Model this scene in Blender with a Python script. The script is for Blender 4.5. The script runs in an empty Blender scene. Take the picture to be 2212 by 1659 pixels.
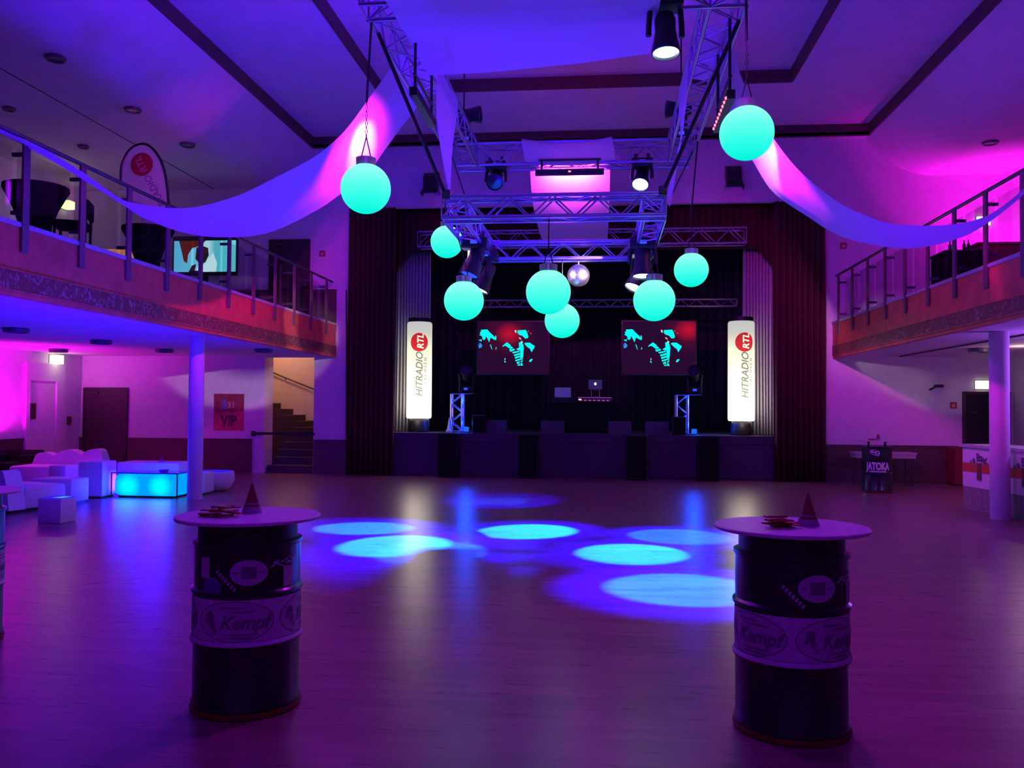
import bpy, bmesh, math, random
from math import pi, sin, cos, radians as rad, atan2, sqrt
from mathutils import Vector, Matrix
random.seed(7)
C = bpy.context.scene.collection
scn = bpy.context.scene

# ------------------------------------------------------------------ camera
cam = bpy.data.cameras.new('camera'); camo = bpy.data.objects.new('camera', cam); C.objects.link(camo)
cam.sensor_width = 36.0; cam.lens = 36.0 * 1900 / 2212; cam.clip_start = .05; cam.clip_end = 200
camo.matrix_world = Matrix(((0.99480519, -0.00447665, 0.10169854, 0), (0.10153879, -0.02747828, -0.99445202, 0),
                            (0.00724632, 0.99961238, -0.02688098, 1.58), (0, 0, 0, 1)))
scn.camera = camo
scn.view_settings.view_transform = 'Standard'; scn.view_settings.look = 'None'
scn.view_settings.gamma = 1; scn.view_settings.use_curve_mapping = False
scn.view_settings.exposure = 0.0

# ------------------------------------------------------------------ world and lamps
w = bpy.data.worlds.new('world'); scn.world = w; w.use_nodes = True
w.node_tree.nodes['Background'].inputs[0].default_value = (.02, .005, .05, 1)
w.node_tree.nodes['Background'].inputs[1].default_value = .2

def lamp(kind, name, loc, energy, color, target=None, size=.1, angle=60, blend=.3, size_y=None, spread=None):
    l = bpy.data.lights.new(name, kind); l.energy = energy; l.color = color
    if kind == 'AREA':
        l.size = size
        if size_y: l.shape = 'RECTANGLE'; l.size_y = size_y
        if spread: l.spread = rad(spread)
    else: l.shadow_soft_size = size
    if kind == 'SPOT': l.spot_size = rad(angle); l.spot_blend = blend
    o = bpy.data.objects.new(name, l); C.objects.link(o); o.location = loc
    if target is not None:
        o.rotation_euler = (Vector(target) - Vector(loc)).to_track_quat('-Z', 'Y').to_euler()
    return o

MAG = (1, .004, .90); BLUE = (.03, .0, 1); VIO = (.55, .05, 1)
# magenta wash lights in the room
lamp('SPOT', 'magenta_uplight_lounge', (-12.2, 16.55, .95), 330, MAG, (-12.5, 17.0, 2.6), .05, 150, .6)
lamp('SPOT', 'magenta_uplight_balcony', (8.35, 19.6, 3.75), 650, MAG, (8.6, 20.05, 5.6), .06, 110, .8)
# violet fill spots without fixtures, added to light the room from above
for x, y, z, e, c, tg in [(-2.2, 8.0, 5.3, 290, (.46, .0, 1), (-4.5, 4, 0)), (1.2, 8.0, 5.3, 360, (.55, .0, 1), (3.5, 4, 0)),
                          (-2.4, 13.9, 5.2, 190, (.36, .01, 1), (-9, 15.5, .5)), (1.4, 13.9, 5.2, 260, (.45, .004, 1), (9, 16.5, .5)),
                          (-.5, -2.0, 5.0, 380, (.27, .0, 1), (-.5, 4, 0))]:
    lamp('SPOT', 'violet_fill_spot', (x, y, z), e, c, tg, .25, 160, 1.0)
# unseen blue fills added in place of light bounced off the floor
lamp('SPOT', 'blue_fill_rig', (-.55, 11.2, 3.0), 300, (.03, 0, 1), (-.7, 10.6, 8), .2, 165, .5)
lamp('SPOT', 'blue_fill_hall', (-4.6, 9.5, .5), 1500, (.03, 0, 1), (-6.0, 10.5, 5), .3, 150, .8)
lamp('SPOT', 'blue_fill_ring_top', (-1.5, 10.2, 6.25), 900, (.12, 0, 1), (-1.6, 10, 8), .2, 172, .3)  # added above the ring to brighten the tray ceiling
lamp('SPOT', 'blue_fill_hall', (3.4, 9.2, .5), 620, (.08, 0, 1), (3.3, 11, 4), .3, 90, .8)
lamp('POINT', 'bar_violet_fill', (7.0, 13.4, 2.2), 75, (.36, .10, 1), None, .15)  # unseen violet fill added to brighten the bar and soffit
# warm lamps: stairwell, upstairs doorway, bar
lamp('POINT', 'stairwell_lamp', (-8.6, 22.2, 3.5), 42, (1, .5, .2), None, .12)
lamp('POINT', 'upstairs_doorway_lamp', (-11.9, 20.7, 4.9), 14, (1, .5, .12), None, .1)
lamp('POINT', 'bar_ceiling_lamp', (7.5, 16.6, 2.5), 9, (1, .6, .6), None, .08)
lamp('POINT', 'upstairs_exit_lamp', (-11.6, 17.6, 5.9), 4, (.85, .8, .5), None, .1)

# ------------------------------------------------------------------ materials
MATS = {}
def M(name, col, rough=.6, metal=0., em=None, es=0., noise=0., nscale=30., spec=.5, bump=0., coat=0.):
    if name in MATS: return MATS[name]
    m = bpy.data.materials.new(name); m.use_nodes = True; nt = m.node_tree; b = nt.nodes['Principled BSDF']
    b.inputs['Base Color'].default_value = (*col, 1); b.inputs['Roughness'].default_value = rough
    b.inputs['Metallic'].default_value = metal; b.inputs['Specular IOR Level'].default_value = spec
    if coat: b.inputs['Coat Weight'].default_value = coat; b.inputs['Coat Roughness'].default_value = .15
    if em: b.inputs['Emission Color'].default_value = (*em, 1); b.inputs['Emission Strength'].default_value = es
    if noise or bump:
        tc = nt.nodes.new('ShaderNodeTexCoord'); nz = nt.nodes.new('ShaderNodeTexNoise')
        nz.inputs['Scale'].default_value = nscale; nz.inputs['Detail'].default_value = 3
        nt.links.new(tc.outputs['Object'], nz.inputs['Vector'])
        if noise:
            r = nt.nodes.new('ShaderNodeValToRGB')
            r.color_ramp.elements[0].color = tuple(c * (1 - noise) for c in col) + (1,)
            r.color_ramp.elements[1].color = tuple(min(1, c * (1 + noise)) for c in col) + (1,)
            r.color_ramp.elements[0].position = .3; r.color_ramp.elements[1].position = .7
            nt.links.new(nz.outputs['Fac'], r.inputs['Fac']); nt.links.new(r.outputs['Color'], b.inputs['Base Color'])
        if bump:
            bp = nt.nodes.new('ShaderNodeBump'); bp.inputs['Strength'].default_value = bump; bp.inputs['Distance'].default_value = .01
            nt.links.new(nz.outputs['Fac'], bp.inputs['Height']); nt.links.new(bp.outputs['Normal'], b.inputs['Normal'])
    MATS[name] = m
    return m

def emit(name, col, strength=1.):
    if name in MATS: return MATS[name]
    m = bpy.data.materials.new(name); m.use_nodes = True; nt = m.node_tree; nt.nodes.clear()
    o = nt.nodes.new('ShaderNodeOutputMaterial'); e = nt.nodes.new('ShaderNodeEmission')
    e.inputs[0].default_value = (*col, 1); e.inputs[1].default_value = strength
    nt.links.new(e.outputs[0], o.inputs[0]); MATS[name] = m
    return m

def emit_ramp(name, axis, lo, hi, stops, strength=1., tint=None):
    """emission that grows along one object axis, as a lamp inside the shade sits at one end"""
    m = emit(name, (1, 1, 1), strength); nt = m.node_tree
    e = [n for n in nt.nodes if n.type == 'EMISSION'][0]
    tc = nt.nodes.new('ShaderNodeTexCoord'); sp = nt.nodes.new('ShaderNodeSeparateXYZ'); mr = nt.nodes.new('ShaderNodeMapRange')
    mr.inputs['From Min'].default_value = lo; mr.inputs['From Max'].default_value = hi
    r = nt.nodes.new('ShaderNodeValToRGB'); r.color_ramp.elements.remove(r.color_ramp.elements[1])
    for i, (p, c) in enumerate(stops):
        el = r.color_ramp.elements[0] if i == 0 else r.color_ramp.elements.new(p)
        el.position = p; el.color = (*c, 1)
    nt.links.new(tc.outputs['Object'], sp.inputs[0]); nt.links.new(sp.outputs[axis], mr.inputs[0])
    nt.links.new(mr.outputs[0], r.inputs[0])
    if tint:
        mx = nt.nodes.new('ShaderNodeMix'); mx.data_type = 'RGBA'; mx.blend_type = 'MULTIPLY'; mx.inputs[0].default_value = 1
        nt.links.new(r.outputs[0], mx.inputs[6]); mx.inputs[7].default_value = (*tint, 1); nt.links.new(mx.outputs[2], e.inputs[0])
    else: nt.links.new(r.outputs[0], e.inputs[0])
    return m

def fabric(name, col, transl=.5):
    m = M(name, col, .9, noise=.06, nscale=200); nt = m.node_tree; b = nt.nodes['Principled BSDF']
    out = [n for n in nt.nodes if n.type == 'OUTPUT_MATERIAL'][0]
    t = nt.nodes.new('ShaderNodeBsdfTranslucent'); t.inputs[0].default_value = (*col, 1)
    mx = nt.nodes.new('ShaderNodeMixShader'); mx.inputs[0].default_value = transl
    nt.links.new(b.outputs[0], mx.inputs[1]); nt.links.new(t.outputs[0], mx.inputs[2]); nt.links.new(mx.outputs[0], out.inputs[0])
    return m

def parquet():
    m = M('parquet', (.3, .17, .12), .3); nt = m.node_tree; b = nt.nodes['Principled BSDF']
    tc = nt.nodes.new('ShaderNodeTexCoord'); br = nt.nodes.new('ShaderNodeTexBrick'); nz = nt.nodes.new('ShaderNodeTexNoise')
    br.inputs['Scale'].default_value = 1; br.inputs['Brick Width'].default_value = .55; br.inputs['Row Height'].default_value = .075
    br.inputs['Mortar Size'].default_value = .0012; br.inputs['Color1'].default_value = (.36, .14, .16, 1)
    br.inputs['Color2'].default_value = (.24, .09, .105, 1); br.inputs['Mortar'].default_value = (.2, .075, .085, 1); br.offset = .37
    mp = nt.nodes.new('ShaderNodeMapping'); mp.inputs['Scale'].default_value = (1.2, 14, 1)
    nt.links.new(tc.outputs['Object'], br.inputs['Vector']); nt.links.new(tc.outputs['Object'], mp.inputs[0]); nt.links.new(mp.outputs[0], nz.inputs['Vector'])
    nz.inputs['Scale'].default_value = 2.5; nz.inputs['Detail'].default_value = 5
    mx = nt.nodes.new('ShaderNodeMix'); mx.data_type = 'RGBA'; mx.blend_type = 'MULTIPLY'; mx.inputs[0].default_value = .35
    rr = nt.nodes.new('ShaderNodeValToRGB'); rr.color_ramp.elements[0].color = (.45, .45, .45, 1); rr.color_ramp.elements[1].color = (1.2, 1.2, 1.2, 1)
    nt.links.new(nz.outputs['Fac'], rr.inputs[0]); nt.links.new(br.outputs['Color'], mx.inputs[6]); nt.links.new(rr.outputs[0], mx.inputs[7])
    nt.links.new(mx.outputs[2], b.inputs['Base Color'])
    mr = nt.nodes.new('ShaderNodeMapRange'); mr.inputs['To Min'].default_value = .26; mr.inputs['To Max'].default_value = .30
    nt.links.new(nz.outputs['Fac'], mr.inputs[0]); nt.links.new(mr.outputs[0], b.inputs['Roughness'])
    return m

def frieze():
    m = M('frieze_ornament', (.1, .02, .02), .55); nt = m.node_tree; b = nt.nodes['Principled BSDF']
    tc = nt.nodes.new('ShaderNodeTexCoord'); nz = nt.nodes.new('ShaderNodeTexNoise'); nz.inputs['Scale'].default_value = 9
    nz.inputs['Detail'].default_value = 4; nz.inputs['Distortion'].default_value = 2.5
    r = nt.nodes.new('ShaderNodeValToRGB'); r.color_ramp.elements[0].position = .54; r.color_ramp.elements[1].position = .62
    r.color_ramp.elements[0].color = (.16, .025, .02, 1); r.color_ramp.elements[1].color = (.34, .16, .13, 1)
    nt.links.new(tc.outputs['Object'], nz.inputs['Vector']); nt.links.new(nz.outputs['Fac'], r.inputs[0]); nt.links.new(r.outputs[0], b.inputs['Base Color'])
    return m

def glass(name='rail_glass'):
    m = bpy.data.materials.new(name); m.use_nodes = True; nt = m.node_tree; nt.nodes.clear()
    o = nt.nodes.new('ShaderNodeOutputMaterial'); t = nt.nodes.new('ShaderNodeBsdfTransparent'); g = nt.nodes.new('ShaderNodeBsdfGlossy')
    g.inputs['Roughness'].default_value = .05; t.inputs[0].default_value = (.9, .9, .92, 1)
    lw = nt.nodes.new('ShaderNodeLayerWeight'); lw.inputs[0].default_value = .5; f = nt.nodes.new('ShaderNodeMapRange'); f.inputs['To Min'].default_value = .03; f.inputs['To Max'].default_value = .22; f.inputs['From Min'].default_value = .4; mx = nt.nodes.new('ShaderNodeMixShader')
    nt.links.new(lw.outputs['Facing'], f.inputs[0]); nt.links.new(f.outputs[0], mx.inputs[0]); nt.links.new(t.outputs[0], mx.inputs[1]); nt.links.new(g.outputs[0], mx.inputs[2]); nt.links.new(mx.outputs[0], o.inputs[0])
    MATS[name] = m
    return m

WHITE = M('white_plaster', (.72, .60, .70), .85, noise=.05, nscale=6, bump=.05)
CEIL = M('ceiling_paint', (.66, .54, .64), .9, noise=.05, nscale=3)
TRAYD = M('tray_trim_wood', (.09, .045, .04), .6, noise=.25)
WAINS = M('dark_wainscot', (.10, .05, .045), .45, noise=.2, nscale=12)
FASC = M('red_wood_fascia', (.50, .07, .05), .5, noise=.2, nscale=5)
FRZ = frieze(); FLOOR = parquet(); GLASS = glass()
LEDGE = M('ledge_stone', (.4, .36, .34), .35, noise=.2)
STEEL = M('dark_steel', (.10, .09, .10), .35, .6, noise=.15)
POST = M('post_paint', (.16, .08, .09), .4, .2, noise=.1)
BLACK = M('black_paint', (.012, .012, .014), .45, noise=.2)
BLKCLOTH = M('black_cloth', (.010, .009, .010), .95, noise=.2, nscale=60, spec=.1)
REDCURT = M('red_velvet', (.065, .006, .010), .9, noise=.2, nscale=20)
GREYDR = M('grey_drape', (.5, .48, .48), .9, noise=.1)
BLKDR = M('black_backdrop', (.022, .022, .04), .95, noise=.3)
STAGEF = M('stage_front', (.085, .06, .10), .9, noise=.15, spec=.1)
STAGET = M('stage_floor', (.05, .045, .05), .5, noise=.2)
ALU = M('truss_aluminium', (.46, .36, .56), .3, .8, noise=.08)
FAB = fabric('white_banner_cloth', (.8, .78, .8))
BALL = None
CHROME = M('ball_cap_metal', (.6, .6, .62), .3, .7, noise=.1)
DRUMB = M('black_drum_enamel', (.012, .011, .014), .3, noise=.2, coat=.3)
DRUML = M('grey_drum_label', (.52, .48, .52), .6, noise=.08)
DRUML2 = M('pale_sticker', (.42, .38, .42), .6, noise=.1)
DRUMP = M('dark_print', (.16, .14, .16), .6, noise=.1)
DRUMBL = M('blue_sticker', (.10, .10, .26), .6, noise=.1)
TOPW = M('tabletop_laminate', (.62, .58, .6), .4, noise=.06)
REDB = M('red_base', (.16, .006, .008), .5, noise=.15)
REDFOIL = M('red_foil', (.30, .015, .02), .25, .4, noise=.2, nscale=80)
REDHAT = M('red_party_hat', (.22, .012, .02), .6, noise=.2, nscale=50)
WHITEHAT = M('hat_white_band', (.3, .26, .3), .6, noise=.2)
LOUNGE = M('white_leatherette', (.8, .79, .8), .5, noise=.03)
SIGNRED = M('red_sign', (.42, .02, .03), .5, noise=.05)
SIGNW = M('sign_white', (.8, .75, .75), .5, noise=.05)
DOORD = M('dark_door', (.05, .025, .03), .5, noise=.2, nscale=8)
BARW = M('bar_panel_white', (.75, .72, .74), .5, noise=.04)
BARR = M('bar_red_stripe', (.5, .02, .02), .5, noise=.06)
BARWOOD = M('bar_grey_wood', (.28, .24, .22), .6, noise=.25, nscale=15)
BARTXT = M('bar_print', (.10, .06, .10), .6, noise=.1)

# ------------------------------------------------------------------ mesh helpers
class MB:
    def __init__(s): s.v = []; s.f = []
    def add(s, vs, fs):
        n = len(s.v); s.v += [tuple(v) for v in vs]; s.f += [tuple(i + n for i in f) for f in fs]; return s
    def box(s, x0, x1, y0, y1, z0, z1):
        return s.add([(x0, y0, z0), (x1, y0, z0), (x1, y1, z0), (x0, y1, z0), (x0, y0, z1), (x1, y0, z1), (x1, y1, z1), (x0, y1, z1)],
                     [(0, 3, 2, 1), (4, 5, 6, 7), (0, 1, 5, 4), (1, 2, 6, 5), (2, 3, 7, 6), (3, 0, 4, 7)])
    def rbox(s, x0, x1, y0, y1, z0, z1, b=.02):
        bm = bmesh.new(); bmesh.ops.create_cube(bm, size=1)
        for v in bm.verts: v.co = Vector(((x0 + x1) / 2 + v.co.x * (x1 - x0), (y0 + y1) / 2 + v.co.y * (y1 - y0), (z0 + z1) / 2 + v.co.z * (z1 - z0)))
        bmesh.ops.bevel(bm, geom=bm.edges[:], offset=b, segments=2, affect='EDGES', profile=.5)
        bm.verts.index_update(); s.add([v.co for v in bm.verts], [[v.index for v in f.verts] for f in bm.faces]); bm.free(); return s
    def cyl(s, p, q, r1, r2=None, n=12, caps=True):
        r2 = r1 if r2 is None else r2; p = Vector(p); q = Vector(q); d = (q - p).normalized()
        a = d.orthogonal().normalized(); b = d.cross(a)
        vs = [p + (a * cos(2 * pi * i / n) + b * sin(2 * pi * i / n)) * r1 for i in range(n)] + [q + (a * cos(2 * pi * i / n) + b * sin(2 * pi * i / n)) * r2 for i in range(n)]
        fs = [(i, (i + 1) % n, n + (i + 1) % n, n + i) for i in range(n)]
        if caps: fs += [tuple(range(n - 1, -1, -1)), tuple(range(n, 2 * n))]
        return s.add(vs, fs)
    def lathe(s, prof, n=32, c=(0, 0, 0), axis=None):
        vs = []; fs = []; k = len(prof)
        for i in range(n):
            t = 2 * pi * i / n
            for r, z in prof: vs.append(Vector((r * sin(t), -r * cos(t), z)))
        for i in range(n):
            j = (i + 1) % n
            for m in range(k - 1): fs.append((i * k + m, j * k + m, j * k + m + 1, i * k + m + 1))
        if axis is not None:
            q = Vector(axis).to_track_quat('Z', 'Y'); vs = [q @ v for v in vs]
        return s.add([v + Vector(c) for v in vs], fs)
    def loft(s, rows, close=False):
        vs = [v for r in rows for v in r]; k = len(rows[0]); fs = []
        for i in range(len(rows) - 1):
            for j in range(k - 1): fs.append((i * k + j, (i + 1) * k + j, (i + 1) * k + j + 1, i * k + j + 1))
        return s.add(vs, fs)
    def prism(s, poly, y0, y1):
        """poly in x,z extruded along y"""
        n = len(poly); vs = [(x, y0, z) for x, z in poly] + [(x, y1, z) for x, z in poly]
        return s.add(vs, [tuple(range(n)), tuple(range(2 * n - 1, n - 1, -1))] + [(i, n + i, n + (i + 1) % n, (i + 1) % n) for i in range(n)])
    def path(s, pts, r, n=6):
        for a, b in zip(pts[:-1], pts[1:]): s.cyl(a, b, r, r, n)
        return s
    def build(s, name, mat, parent=None, smooth=False, fix=True):
        me = bpy.data.meshes.new(name); me.from_pydata(s.v, [], s.f); me.materials.append(mat)
        if fix:
            bm = bmesh.new(); bm.from_mesh(me); bmesh.ops.recalc_face_normals(bm, faces=bm.faces[:]); bm.to_mesh(me); bm.free()
        if smooth:
            me.polygons.foreach_set('use_smooth', [True] * len(me.polygons)); me.set_sharp_from_angle(angle=rad(38))
        o = bpy.data.objects.new(name, me); C.objects.link(o)
        if parent: o.parent = parent
        return o

UNIT = {}
def rod(name, p, q, r, mat, parent=None, n=8):
    """a round bar between two points; alike bars share one mesh"""
    key = (mat.name, n)
    if key not in UNIT:
        b = MB().cyl((0, 0, 0), (0, 0, 1), 1, 1, n); me = bpy.data.meshes.new('bar'); me.from_pydata(b.v, [], b.f); me.materials.append(mat)
        bm = bmesh.new(); bm.from_mesh(me); bmesh.ops.recalc_face_normals(bm, faces=bm.faces[:]); bm.to_mesh(me); bm.free()
        me.polygons.foreach_set('use_smooth', [len(f.vertices) == 4 for f in me.polygons]); UNIT[key] = me
    p = Vector(p); q = Vector(q); d = q - p
    o = bpy.data.objects.new(name, UNIT[key]); C.objects.link(o)
    if parent: o.parent = parent
    o.location = p; o.rotation_euler = d.to_track_quat('Z', 'Y').to_euler(); o.scale = (r, r, d.length)
    return o

def tag(o, label, cat, group=None, kind=None):
    o['label'] = label; o['category'] = cat
    if group: o['group'] = group
    if kind: o['kind'] = kind
    return o
def thing(name, label, cat, loc=(0, 0, 0), rotz=0, group=None):
    o = bpy.data.objects.new(name, None); C.objects.link(o); o.empty_display_size = .1
    o.location = loc; o.rotation_euler = (0, 0, rotz); return tag(o, label, cat, group)
def struct(name, mb, mat, parent=None, smooth=False):
    o = mb.build(name, mat, parent, smooth)
    if parent is None: o['kind'] = 'structure'
    return o
def dup(root, loc, rotz=0, label=None):
    r = root.copy(); C.objects.link(r); r.location = loc; r.rotation_euler = (0, 0, rotz)
    if label: r['label'] = label
    for ch in list(root.children):
        c = ch.copy(); C.objects.link(c); c.parent = r
        for g in list(ch.children):
            d = g.copy(); C.objects.link(d); d.parent = c
    return r

TXT = {}
def text(body, size, bold=0., shear=0.):
    key = (body, size, bold, shear)
    if key in TXT: return TXT[key]
    cu = bpy.data.curves.new('t', 'FONT'); cu.body = body; cu.size = size; cu.offset = bold; cu.shear = shear
    cu.align_x = 'CENTER'; cu.align_y = 'CENTER'; cu.resolution_u = 4
    o = bpy.data.objects.new('t', cu); C.objects.link(o); dg = bpy.context.evaluated_depsgraph_get()
    me = bpy.data.meshes.new_from_object(o.evaluated_get(dg))
    r = ([tuple(v.co[:2]) for v in me.vertices], [tuple(p.vertices) for p in me.polygons])
    bpy.data.objects.remove(o); bpy.data.curves.remove(cu); bpy.data.meshes.remove(me)
    TXT[key] = r; return r
def bent(mb, pts, fs, r, th0, z0, turn=0., slices=True):
    """flat print wrapped on a cylinder whose front looks to -y; cut into narrow strips first so that it hugs the curve"""
    c, s_ = cos(turn), sin(turn); bm = bmesh.new()
    vs = [bm.verts.new((x * c - y * s_, x * s_ + y * c, 0)) for x, y in pts]
    for f in fs:
        try: bm.faces.new([vs[i] for i in f])
        except ValueError: pass
    lo = min(v.co.x for v in bm.verts); hi = max(v.co.x for v in bm.verts); st_ = .12 * r; k = math.ceil(lo / st_)
    while slices and k * st_ < hi:
        bmesh.ops.bisect_plane(bm, geom=bm.verts[:] + bm.edges[:] + bm.faces[:], plane_co=(k * st_, 0, 0), plane_no=(1, 0, 0)); k += 1
    bm.verts.index_update(); out = []
    for v in bm.verts:
        t = th0 + v.co.x / r; out.append((r * sin(t), -r * cos(t), z0 + v.co.y))
    mb.add(out, [[v.index for v in f.verts] for f in bm.faces]); bm.free(); return mb
def disc2d(a, b, n=28, rings=3, inner=0.):
    pts = []; fs = []
    for k in range(rings + 1):
        q = inner + (1 - inner) * k / rings
        for i in range(n): pts.append((a * q * cos(2 * pi * i / n), b * q * sin(2 * pi * i / n)))
    for k in range(rings):
        for i in range(n):
            j = (i + 1) % n; fs.append((k * n + i, k * n + j, (k + 1) * n + j, (k + 1) * n + i))
    return pts, fs
def rect2d(x0, x1, y0, y1, n=6):
    pts = []; fs = []
    for i in range(n + 1):
        x = x0 + (x1 - x0) * i / n; pts += [(x, y0), (x, y1)]
    for i in range(n): fs.append((2 * i, 2 * i + 2, 2 * i + 3, 2 * i + 1))
    return pts, fs
def flat(mb, pts, fs, o, ux=(1, 0, 0), uy=(0, 0, 1)):
    o = Vector(o); ux = Vector(ux); uy = Vector(uy)
    return mb.add([o + ux * x + uy * y for x, y in pts], fs)

# ------------------------------------------------------------------ the setting
XL, XR, YB, YN = -12.5, 8.85, 20.05, -6.0
FL, FR = -6.2, 5.07                    # balcony fronts
BZ = 3.35                              # balcony floor
struct('floor', MB().box(XL - .2, XR + .2, YN - .2, YB, -.12, 0), FLOOR)
struct('wall_left', MB().box(XL - .2, XL, YN, YB, 0, 7.0), WHITE)
struct('wall_right', MB().box(XR, XR + .2, YN, YB, 0, 7.0), WHITE)
struct('wall_front', MB().box(XL - .2, XR + .2, YN - .2, YN, 0, 8.3), WHITE)
wb = MB(); y0, y1 = YB, YB + .15
wb.box(XL - .2, -11.95, y0, y1, 0, 7.9); wb.box(-11.95, -10.95, y0, y1, 0, BZ); wb.box(-11.95, -10.95, y0, y1, 5.33, 7.9)
wb.box(-10.95, -7.92, y0, y1, 0, 7.9); wb.box(-7.92, -6.72, y0, y1, 2.73, 7.9); wb.box(-6.72, -5.4, y0, y1, 0, 7.9)
wb.box(-5.4, 4.4, y0, y1, 6.23, 7.9); wb.box(4.4, XR + .2, y0, y1, 0, 7.9)
struct('wall_back', wb, WHITE)
# ceilings: low sides with a rounded cove up to a stepped tray
def side_ceiling(name, xo, xe, sgn):
    rows = []
    prof = [(xo, 6.75), (xe + sgn * 1.5, 6.75)]
    for k in range(1, 9):
        t = k / 8; prof.append((xe + sgn * 1.5 * (1 - t), 6.75 + .85 * t ** 2.2))
    return struct(name, MB().loft([[(x, YN, z) for x, z in prof], [(x, YB, z) for x, z in prof]]), CEIL, None, True)
side_ceiling('ceiling', XL, -6.72, -1); side_ceiling('ceiling', XR, 5.78, 1)
struct('ceiling', MB().box(-6.72, 5.78, 19.72, YB, 7.6, 7.66), CEIL)
t1 = MB(); t1.box(-6.75, -4.42, YN, 19.75, 7.84, 7.9); t1.box(3.56, 5.8, YN, 19.75, 7.84, 7.9); t1.box(-4.42, 3.56, 17.05, 19.75, 7.84, 7.9)
struct('ceiling', t1, CEIL)
struct('ceiling', MB().box(-4.5, 3.65, YN, 17.1, 8.06, 8.12), CEIL)
struct('trim_1', MB().box(-6.76, -6.70, YN, 19.75, 7.58, 7.85), TRAYD)
struct('trim_2', MB().box(5.76, 5.82, YN, 19.75, 7.58, 7.85), TRAYD)
struct('trim_3', MB().box(-6.72, 5.78, 19.72, 19.78, 7.58, 7.85), TRAYD)
struct('trim_4', MB().box(-4.46, -4.40, YN, 17.05, 7.82, 8.07), TRAYD)
struct('trim_5', MB().box(3.54, 3.60, YN, 17.05, 7.82, 8.07), TRAYD)
struct('trim_6', MB().box(-4.42, 3.56, 17.02, 17.08, 7.82, 8.07), TRAYD)
struct('trim_7', MB().box(-9.25, -9.23, YN, YB, 6.742, 6.752), TRAYD)
# dark wainscots with a cap rail
for i, (a, b, z0, z1) in enumerate([(-11.28, -8.2, 0, .8), (-12.5, -12.42, 0, .8), (-6.70, -5.6, 0, .8), (4.75, 8.85, 0, .82), (-10.9, -7.85, BZ, 4.32), (-6.85, -6.2, BZ, 4.32)]):
    o = struct('trim_%d' % (8 + i), MB().box(a, b, YB - .04, YB, z0, z1 - .03), WAINS)
    struct('cap_rail', MB().box(a, b, YB - .06, YB, z1 - .03, z1), WAINS, o)
o = struct('trim_14', MB().box(XL, XL + .04, YN, 17.9, 0, .84), WAINS); struct('cap_rail', MB().box(XL, XL + .06, YN, 17.9, .81, .84), WAINS, o)

# balconies
def balcony(name, xf, xo, s):
    o = struct(name, MB().box(min(xf - s * .02, xo), max(xf - s * .02, xo), YN, YB, 2.75, BZ), WHITE)
    struct('fascia', MB().box(min(xf, xf - s * .08), max(xf, xf - s * .08), YN, YB - .02, 2.72, 3.47), FASC, o)
    struct('frieze', MB().box(min(xf, xf + s * .012), max(xf, xf + s * .012), YN, YB - .02, 2.79, 2.99), FRZ, o)
    for z in (2.775, 2.99): struct('moulding', MB().box(min(xf, xf + s * .02), max(xf, xf + s * .02), YN, YB - .02, z, z + .014), FASC, o)
    struct('ledge', MB().box(min(xf + s * .02, xf - s * .22), max(xf + s * .02, xf - s * .22), YN, YB - .02, 3.47, 3.52), LEDGE, o)
    struct('inner_parapet', MB().box(min(xf - s * .08, xf - s * .2), max(xf - s * .08, xf - s * .2), YN, YB - .02, BZ, 3.47), WHITE, o)
    return o
balcony('balcony', FL, XL, 1); balcony('balcony', FR, XR, -1)
def railing(xf, s, ys, hz, label):
    t = thing('balcony_railing', label, 'railing', (xf, ys[0], 3.27))
    L = lambda y: y - ys[0]
    rod('handrail', (0, L(ys[0] - 3), hz - 3.27), (0, L(19.7), hz - 3.27), .026, STEEL, t)
    for y in ys:
        p = MB().box(s * .005, s * .03, L(y) - .055, L(y) + .055, -.06, hz - 3.29).build('post', POST, t)
        MB().box(-s * .14, s * .005, L(y) - .02, L(y) + .02, hz - 3.27 - .2, hz - 3.27 - .16).build('clamp', STEEL, p)
        MB().box(-s * .14, s * .005, L(y) - .02, L(y) + .02, .35, .39).build('clamp', STEEL, p)
    for a, b in zip([ys[0] - 1.03] + ys, ys):
        MB().box(-s * .125, -s * .113, L(a) + .05, L(b) - .05, .27, hz - 3.27 - .1).build('glass_pane', GLASS, t)
    return t
railing(FL, 1, [8.83 + 1.04 * k for k in range(11)], 4.45, 'balcony railing with flat dark posts above the left red fascia')
railing(FR, -1, [10.1 + 1.04 * k for k in range(10)], 4.5, 'balcony railing with flat dark posts above the right red fascia, by the bar side')
for nm, x, y, r in (('column', -6.82, 14.25, .125), ('column', 5.80, 13.56, .135)):
    struct(nm, MB().lathe([(0, 0), (r, 0), (r, 2.75), (0, 2.75)], 32, (x, y, 0)), WHITE, None, True)

# doors and openings
def door(name, x0, x1, z0, z1, y=YB):
    o = struct(name, MB().box(x0, x1, y - .05, y - .01, z0, z1), DOORD)
    struct('door_frame', MB().box(x0 - .05, x0, y - .06, y, z0, z1 + .05).box(x1, x1 + .05, y - .06, y, z0, z1 + .05).box(x0, x1, y - .06, y, z1, z1 + .05), DOORD, o)
    struct('door_closer', MB().box(x0 + .08, x0 + .35, y - .1, y - .05, z1 - .1, z1 - .05), STEEL, o)
    hd = MB().cyl((x1 - .1, y - .05, z0 + 1.03), (x1 - .1, y - .1, z0 + 1.03), .015).cyl((x1 - .1, y - .1, z0 + 1.03), (x1 - .22, y - .1, z0 + 1.03), .012)
    struct('door_handle', hd, STEEL, o); return o
door('door_1', -12.36, -11.34, 0, 1.94)
door('door_2', -7.79, -6.9, BZ, 5.46)
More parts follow.
